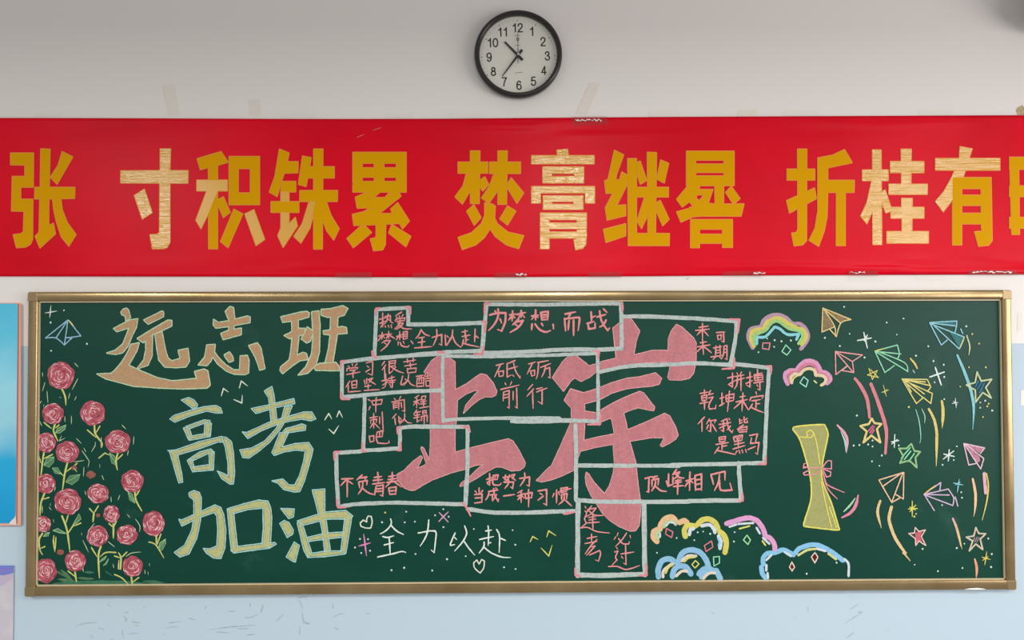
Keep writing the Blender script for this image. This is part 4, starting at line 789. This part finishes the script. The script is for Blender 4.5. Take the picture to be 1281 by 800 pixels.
# ------------------------------------------------------------------ chalk: stars
def star(lab, outline, col, hatch, hcol, wd=1.7, hw=1.6, fill=None, fcol=None):
    mb = MB()
    for p in paths(outline): ribbon(mb, p, wd, chalk(col), 3, smooth=False)
    o = mb.build('chalk_star', bd); o['label'] = lab
    mb = MB()
    if fill: poly(mb, path(fill), chalk(fcol), 2)
    for p in (paths(hatch) if hatch else []): ribbon(mb, p, hw, chalk(hcol), 2)
    if mb.v: mb.build('hatching', o)['label'] = 'coloured hatching'
star('yellow chalk star with pink hatching', "@1040,510 405,105 430,150 500,160 455,210 490,345 400,275 320,345 355,235 290,180 375,160 405,105", (222, 200, 132), "@1040,510 415,175 370,230|430,185 385,250|430,220 405,255", (214, 110, 140), 2.6)
star('green chalk star with light hatching', "@1040,510 800,358 830,430 890,437 840,495 855,595 780,525 685,550 720,480 675,405 750,405 800,358", (146, 186, 134), "@1040,510 790,395 700,500|795,430 730,515|830,455 775,535", (140, 220, 170), 2.2)
star('pale yellow chalk star with blue hatching', "@1120,440 818,200 860,290 965,272 905,355 960,460 875,405 805,500 800,380 710,330 800,305 818,200", (196, 204, 156), "@1120,440 830,290 800,350|865,300 820,370|890,310 840,410|880,330 850,400", (70, 120, 160), 1.9)
star('small red filled chalk star', "@1120,640 200,155 235,195 300,180 260,245 305,335 235,290 205,335 200,265 135,215 190,210 200,155", (230, 200, 190), "", None, 1.4, 1, "@1120,640 195,205 270,192 250,250 270,300 205,300", (206, 100, 112))
star('pale chalk star with grey hatching', "@1120,640 805,155 835,215 905,217 850,270 875,375 805,320 740,388 775,290 710,252 785,240 805,155", (206, 190, 170), "@1120,640 795,255 780,290|820,250 795,300|840,255 815,300", (190, 160, 170), 2.0, 0.9)
star('small yellow chalk star', "@1030,430 455,245 490,355 540,265 440,310 550,335 470,255", (206, 196, 110), "", None, 1.2)

# ------------------------------------------------------------------ chalk: comet streaks
def streak(lab, *parts):
    mb = MB()
    for txt, wd, col, t0, t1 in parts:
        for p in paths(txt): ribbon(mb, p, wd, chalk(col, 0.8), 2, t0=t0, t1=t1, rag=0.08)
    mb.build('chalk_streak', bd)['label'] = lab
SP, SY = (214, 130, 138), (218, 196, 118)
streak('pink chalk streak', ("@1030,430 315,345 380,430 440,560 462,735", 4.4, SP, .8, .8))
streak('pink chalk streak', ("@1030,430 475,400 540,560 600,740 @1040,510 535,150 552,260 540,455", 4.6, SP, .9, .7))
streak('yellow chalk streak', ("@1120,440 335,570 390,680 415,810 @1120,530 415,150 410,420", 3.6, SY, .8, .2))
streak('yellow chalk streak', ("@1120,440 465,490 478,600 468,765", 4.0, SY, .7, .1))
streak('thin green chalk streak', ("@1120,440 205,575 240,700 255,850 @1120,530 245,190", 1.2, (150, 214, 190), .7, .5))
streak('thin green chalk streak', ("@1120,440 265,570 295,640 293,710", 1.2, (160, 210, 180), .7, .5))
streak('short yellow chalk streak', ("@1120,440 150,65 190,110 220,165", 2.4, SY, .7, .7))
streak('short pale chalk streak', ("@1120,440 175,180 195,210", 1.0, PW, .7, .7))
streak('pale blue chalk streak', ("@1120,440 620,30 700,220 760,400 785,560 775,775", 3.8, (140, 198, 208), .7, .15))
streak('pale yellow chalk streak', ("@1120,370 715,395 745,500 735,590", 1.8, (206, 208, 160), .8, .4))
streak('yellow pink chalk streak', ("@1070,590 1175,70 1200,200 1202,330 1185,445", 3.4, (232, 190, 150), .8, .15))
streak('pink chalk streak with yellow edge', ("@1120,530 890,495 905,690", 4.2, (220, 170, 176), 1, 1), ("@1120,530 912,495 932,620 912,790 @1120,640 868,85", 1.8, (222, 206, 112), .8, .3))
streak('pink chalk streak with yellow edge', ("@1120,640 575,65 620,180 655,340", 3.0, (222, 170, 170), .8, .4), ("@1120,640 602,110 640,240 667,372", 1.6, (226, 200, 120), .6, .3))
streak('orange chalk streak', ("@1120,640 795,470 815,560 810,658", 3.2, (230, 160, 130), .6, .3))
streak('tan chalk streak', ("@1070,590 250,290 222,400 262,565", 3.4, (222, 190, 140), .9, .1))
streak('tan chalk streak', ("@1070,590 362,350 338,480 400,660 500,810 @1120,640 85,410 148,488", 4.0, (222, 192, 142), 1, .3))
streak('pink white chalk streak', ("@960,510 700,172 770,250 800,330 790,448", 3.6, (224, 160, 176), .6, .2), ("@960,510 735,235 775,330 785,440", 2.0, (170, 206, 200), .4, .3))
streak('pink and green chalk streak', ("@960,590 908,232 885,330 830,410 745,455", 4.0, (220, 134, 158), .5, .5), ("@960,590 878,262 830,330 765,395", 2.4, (160, 206, 164), .6, .6))

# ------------------------------------------------------------------ chalk: rainbow clouds
def cloud(lab, *bands):
    mb = MB(); txt, wd, col = bands[0]
    for p in paths(txt): ribbon(mb, p, wd * 1.3, chalk(col, 0.86), 1, rag=0.07)
    o = mb.build('chalk_cloud', bd); o['label'] = lab
    for i, (txt, wd, col) in enumerate(bands[1:]):
        for p in paths(txt):
            mb = MB(); ribbon(mb, p, wd * 1.22, chalk(col, 0.88), 2 + min(i, 2), rag=0.09)
            mb.build('cloud_band', o)
MAUVE, LWHITE, BLUE = (206, 150, 188), (206, 214, 222), (140, 186, 216)
cloud('rainbow chalk cloud with mauve rim', ("@920,375 175,480 135,400 128,345 155,290 212,275 260,265 282,205 345,160 430,148 510,180 570,235 640,238 700,285 728,360 705,425 655,488", 3.7, (182, 148, 168)),
      ("@920,375 185,460 155,385 168,315 215,298 288,290 322,218 430,182 535,240 600,275 680,305 705,372 665,440", 4.4, (208, 196, 104)),
      ("@920,375 198,440 185,355 255,322 305,300 360,230 430,212 535,285 650,312 675,372 632,435", 3.4, (158, 200, 126)),
      ("@920,375 212,440 215,372 290,370 335,335 390,270 440,285 520,345 635,340 610,395", 2.8, (140, 206, 214)))
cloud('small pink chalk cloud', ("@970,435,13.333 205,600 160,500 165,420 250,372 345,370 400,300 480,230 580,212 680,250 735,340 765,400 845,412 905,470 920,530 860,590", 4.0, (214, 152, 186)),
      ("@970,435,13.333 240,570 222,450 285,402 372,412 425,330 540,272 640,292 690,365 720,435 820,445 872,515 850,560", 3.2, (206, 124, 146)),
      ("@970,435,13.333 272,580 262,490 325,432 402,442 470,372 560,340 648,372 672,455 782,462 842,505 830,575 765,620", 3.2, (218, 200, 164)),
      ("@970,435,13.333 290,550 310,500 370,460|645,545 685,580", 1.4, (220, 222, 140)))
cloud('orange chalk cloud', ("@800,635 175,335 140,290 142,235 185,212|205,212 220,155 270,100 330,95 365,135|400,145 445,125 475,145", 5.4, (222, 182, 140)),
      ("@800,635 185,310 170,255 200,235|245,190 275,145 330,135 362,165", 3.0, (176, 204, 150)),
      ("@800,635 205,290 205,255|265,180 300,140 350,150", 2.0, LWHITE))
cloud('yellow chalk cloud', ("@800,635 460,285 448,220 482,170 560,180|580,168 620,125 690,110 755,145 785,205|800,235 845,275 868,345 855,445", 5.2, (210, 200, 100)),
      ("@800,635 500,265 508,215 540,208|625,178 700,168 745,215 755,245|790,280 815,330 805,405", 3.6, LWHITE),
      ("@800,635 785,300 800,340 790,375", 2.0, (150, 196, 226)))
cloud('blue chalk cloud at the bottom', ("@800,635 190,690 188,610 225,530 300,510 365,545|390,530 435,445 520,420 605,445 665,515 690,595|330,685 345,620 400,580 465,592 515,660|595,660 640,615 695,605 740,630|620,690 680,640 770,625 810,705", 5.4, BLUE),
      ("@800,635 235,690 240,630 300,575 335,560|425,530 480,480 565,480|368,680 420,632 475,632|640,705 690,655 755,648", 3.0, (220, 206, 190)),
      ("@800,635 262,650 290,595 330,572|450,535 490,500 555,490", 2.0, (212, 206, 112)))
cloud('pink chalk cloud arc at the bottom', ("@800,635 870,155 950,132 1040,105 1110,100 1180,130 1235,205 1262,280 @920,635 345,300 388,360 393,412", 4.8, (220, 156, 200)),
      ("@800,635 900,188 970,165|990,160 1140,150|1172,198 1205,255|@920,635 275,298 340,358", 2.2, LWHITE),
      ("@800,635 1000,207 1100,180|@920,635 270,330 300,372", 1.7, (214, 206, 112)))
cloud('pale blue chalk cloud at the bottom right', ("@920,635 312,705 272,660 258,590|280,565 278,500 320,455 400,445 470,418 530,440 580,470|595,455 640,405 740,372 830,372 940,425 1040,495 1075,525", 4.6, (136, 190, 224)),
      ("@920,635 1090,510 1132,560 1132,680|490,440 555,480|810,405 900,430|310,520 360,470|310,570 308,625|322,650 326,700", 2.4, LWHITE),
      ("@920,635 630,472 720,420 800,410|930,455 1005,512", 2.4, (208, 206, 136)))
def diamond(lab, txt, col, fill=None):
    mb = MB(); p = path(txt); ribbon(mb, p, 1.4, chalk(col), 3, smooth=False)
    if fill: poly(mb, p[:-1], chalk(fill, 0.8), 2)
    mb.build('chalk_diamond', bd)['label'] = lab
diamond('pink chalk diamond', "@800,635 270,205 335,240 320,295 260,260 270,205", (226, 120, 140))
diamond('pink chalk diamond', "@800,635 650,375 720,330 735,390 665,435 650,375", (226, 120, 140))
diamond('yellow chalk diamond', "@800,635 560,525 595,560 555,600 525,565 560,525", (220, 208, 120))
diamond('green chalk diamond', "@800,635 740,490 800,485 800,550 745,580 740,490", (150, 216, 170))
diamond('green chalk diamond', "@800,635 1075,270 1110,320 1085,365 1040,320 1075,270", (160, 220, 160))
diamond('cream chalk diamond with dark red centre', "@920,635 565,540 592,590 567,630 540,590 565,540", (236, 210, 190), (96, 30, 30))
diamond('cream chalk diamond with dark red centre', "@920,635 795,445 825,490 795,550 760,490 795,445", (236, 206, 196), (96, 30, 34))
diamond('pink chalk square', "@920,375 275,430 345,430 335,495 270,485 275,430", (224, 140, 146))
diamond('green chalk diamond', "@920,375 505,450 555,500 515,550 465,515 505,450", (150, 220, 184))
diamond('green chalk diamond', "@970,435,13.333 470,480 545,540 510,650 410,580 470,480", (160, 224, 196))

# ------------------------------------------------------------------ chalk: diploma scroll
mb = MB(); OL, OF = (222, 214, 108), (164, 162, 104)
body = path("@960,510 255,215 290,185 540,165 580,185 605,250 600,310 560,500 545,600 @960,590 540,0 560,120 640,310 715,560 690,580 375,545 365,510 430,300 440,150 420,0 @960,510 410,600 330,330")
fm = chalk(OF, 0.88); poly(mb, body, fm, 1)
ribbon(mb, body + [body[0]], 1.9, chalk(OL), 2)
for p in paths("@960,510 310,290 440,295 465,250 430,220 390,240 400,280|455,240 490,340 525,560|@960,590 540,100 580,300 640,550|620,350 690,550"): ribbon(mb, p, 1.5, chalk(OL), 2)
scroll = mb.build('chalk_scroll', bd); scroll['label'] = 'yellow chalk diploma scroll'
mb = MB()
for p in paths("@960,510 400,590 360,600 365,560 390,550|360,590 480,600 540,600|420,620 360,650 370,670 480,660 530,620|555,590 600,530 640,530 640,610 555,600|560,610 635,640 630,680 590,690 560,620|550,610 580,730 @960,590 620,140 770,205|560,20 600,160 700,270"): ribbon(mb, p, 1.5, chalk((230, 146, 160)), 4, t1=.6)
mb.build('ribbon_bow', scroll)['label'] = 'pink ribbon bow'

for o in bpy.data.objects:
    if '_w' in o: del o['_w']
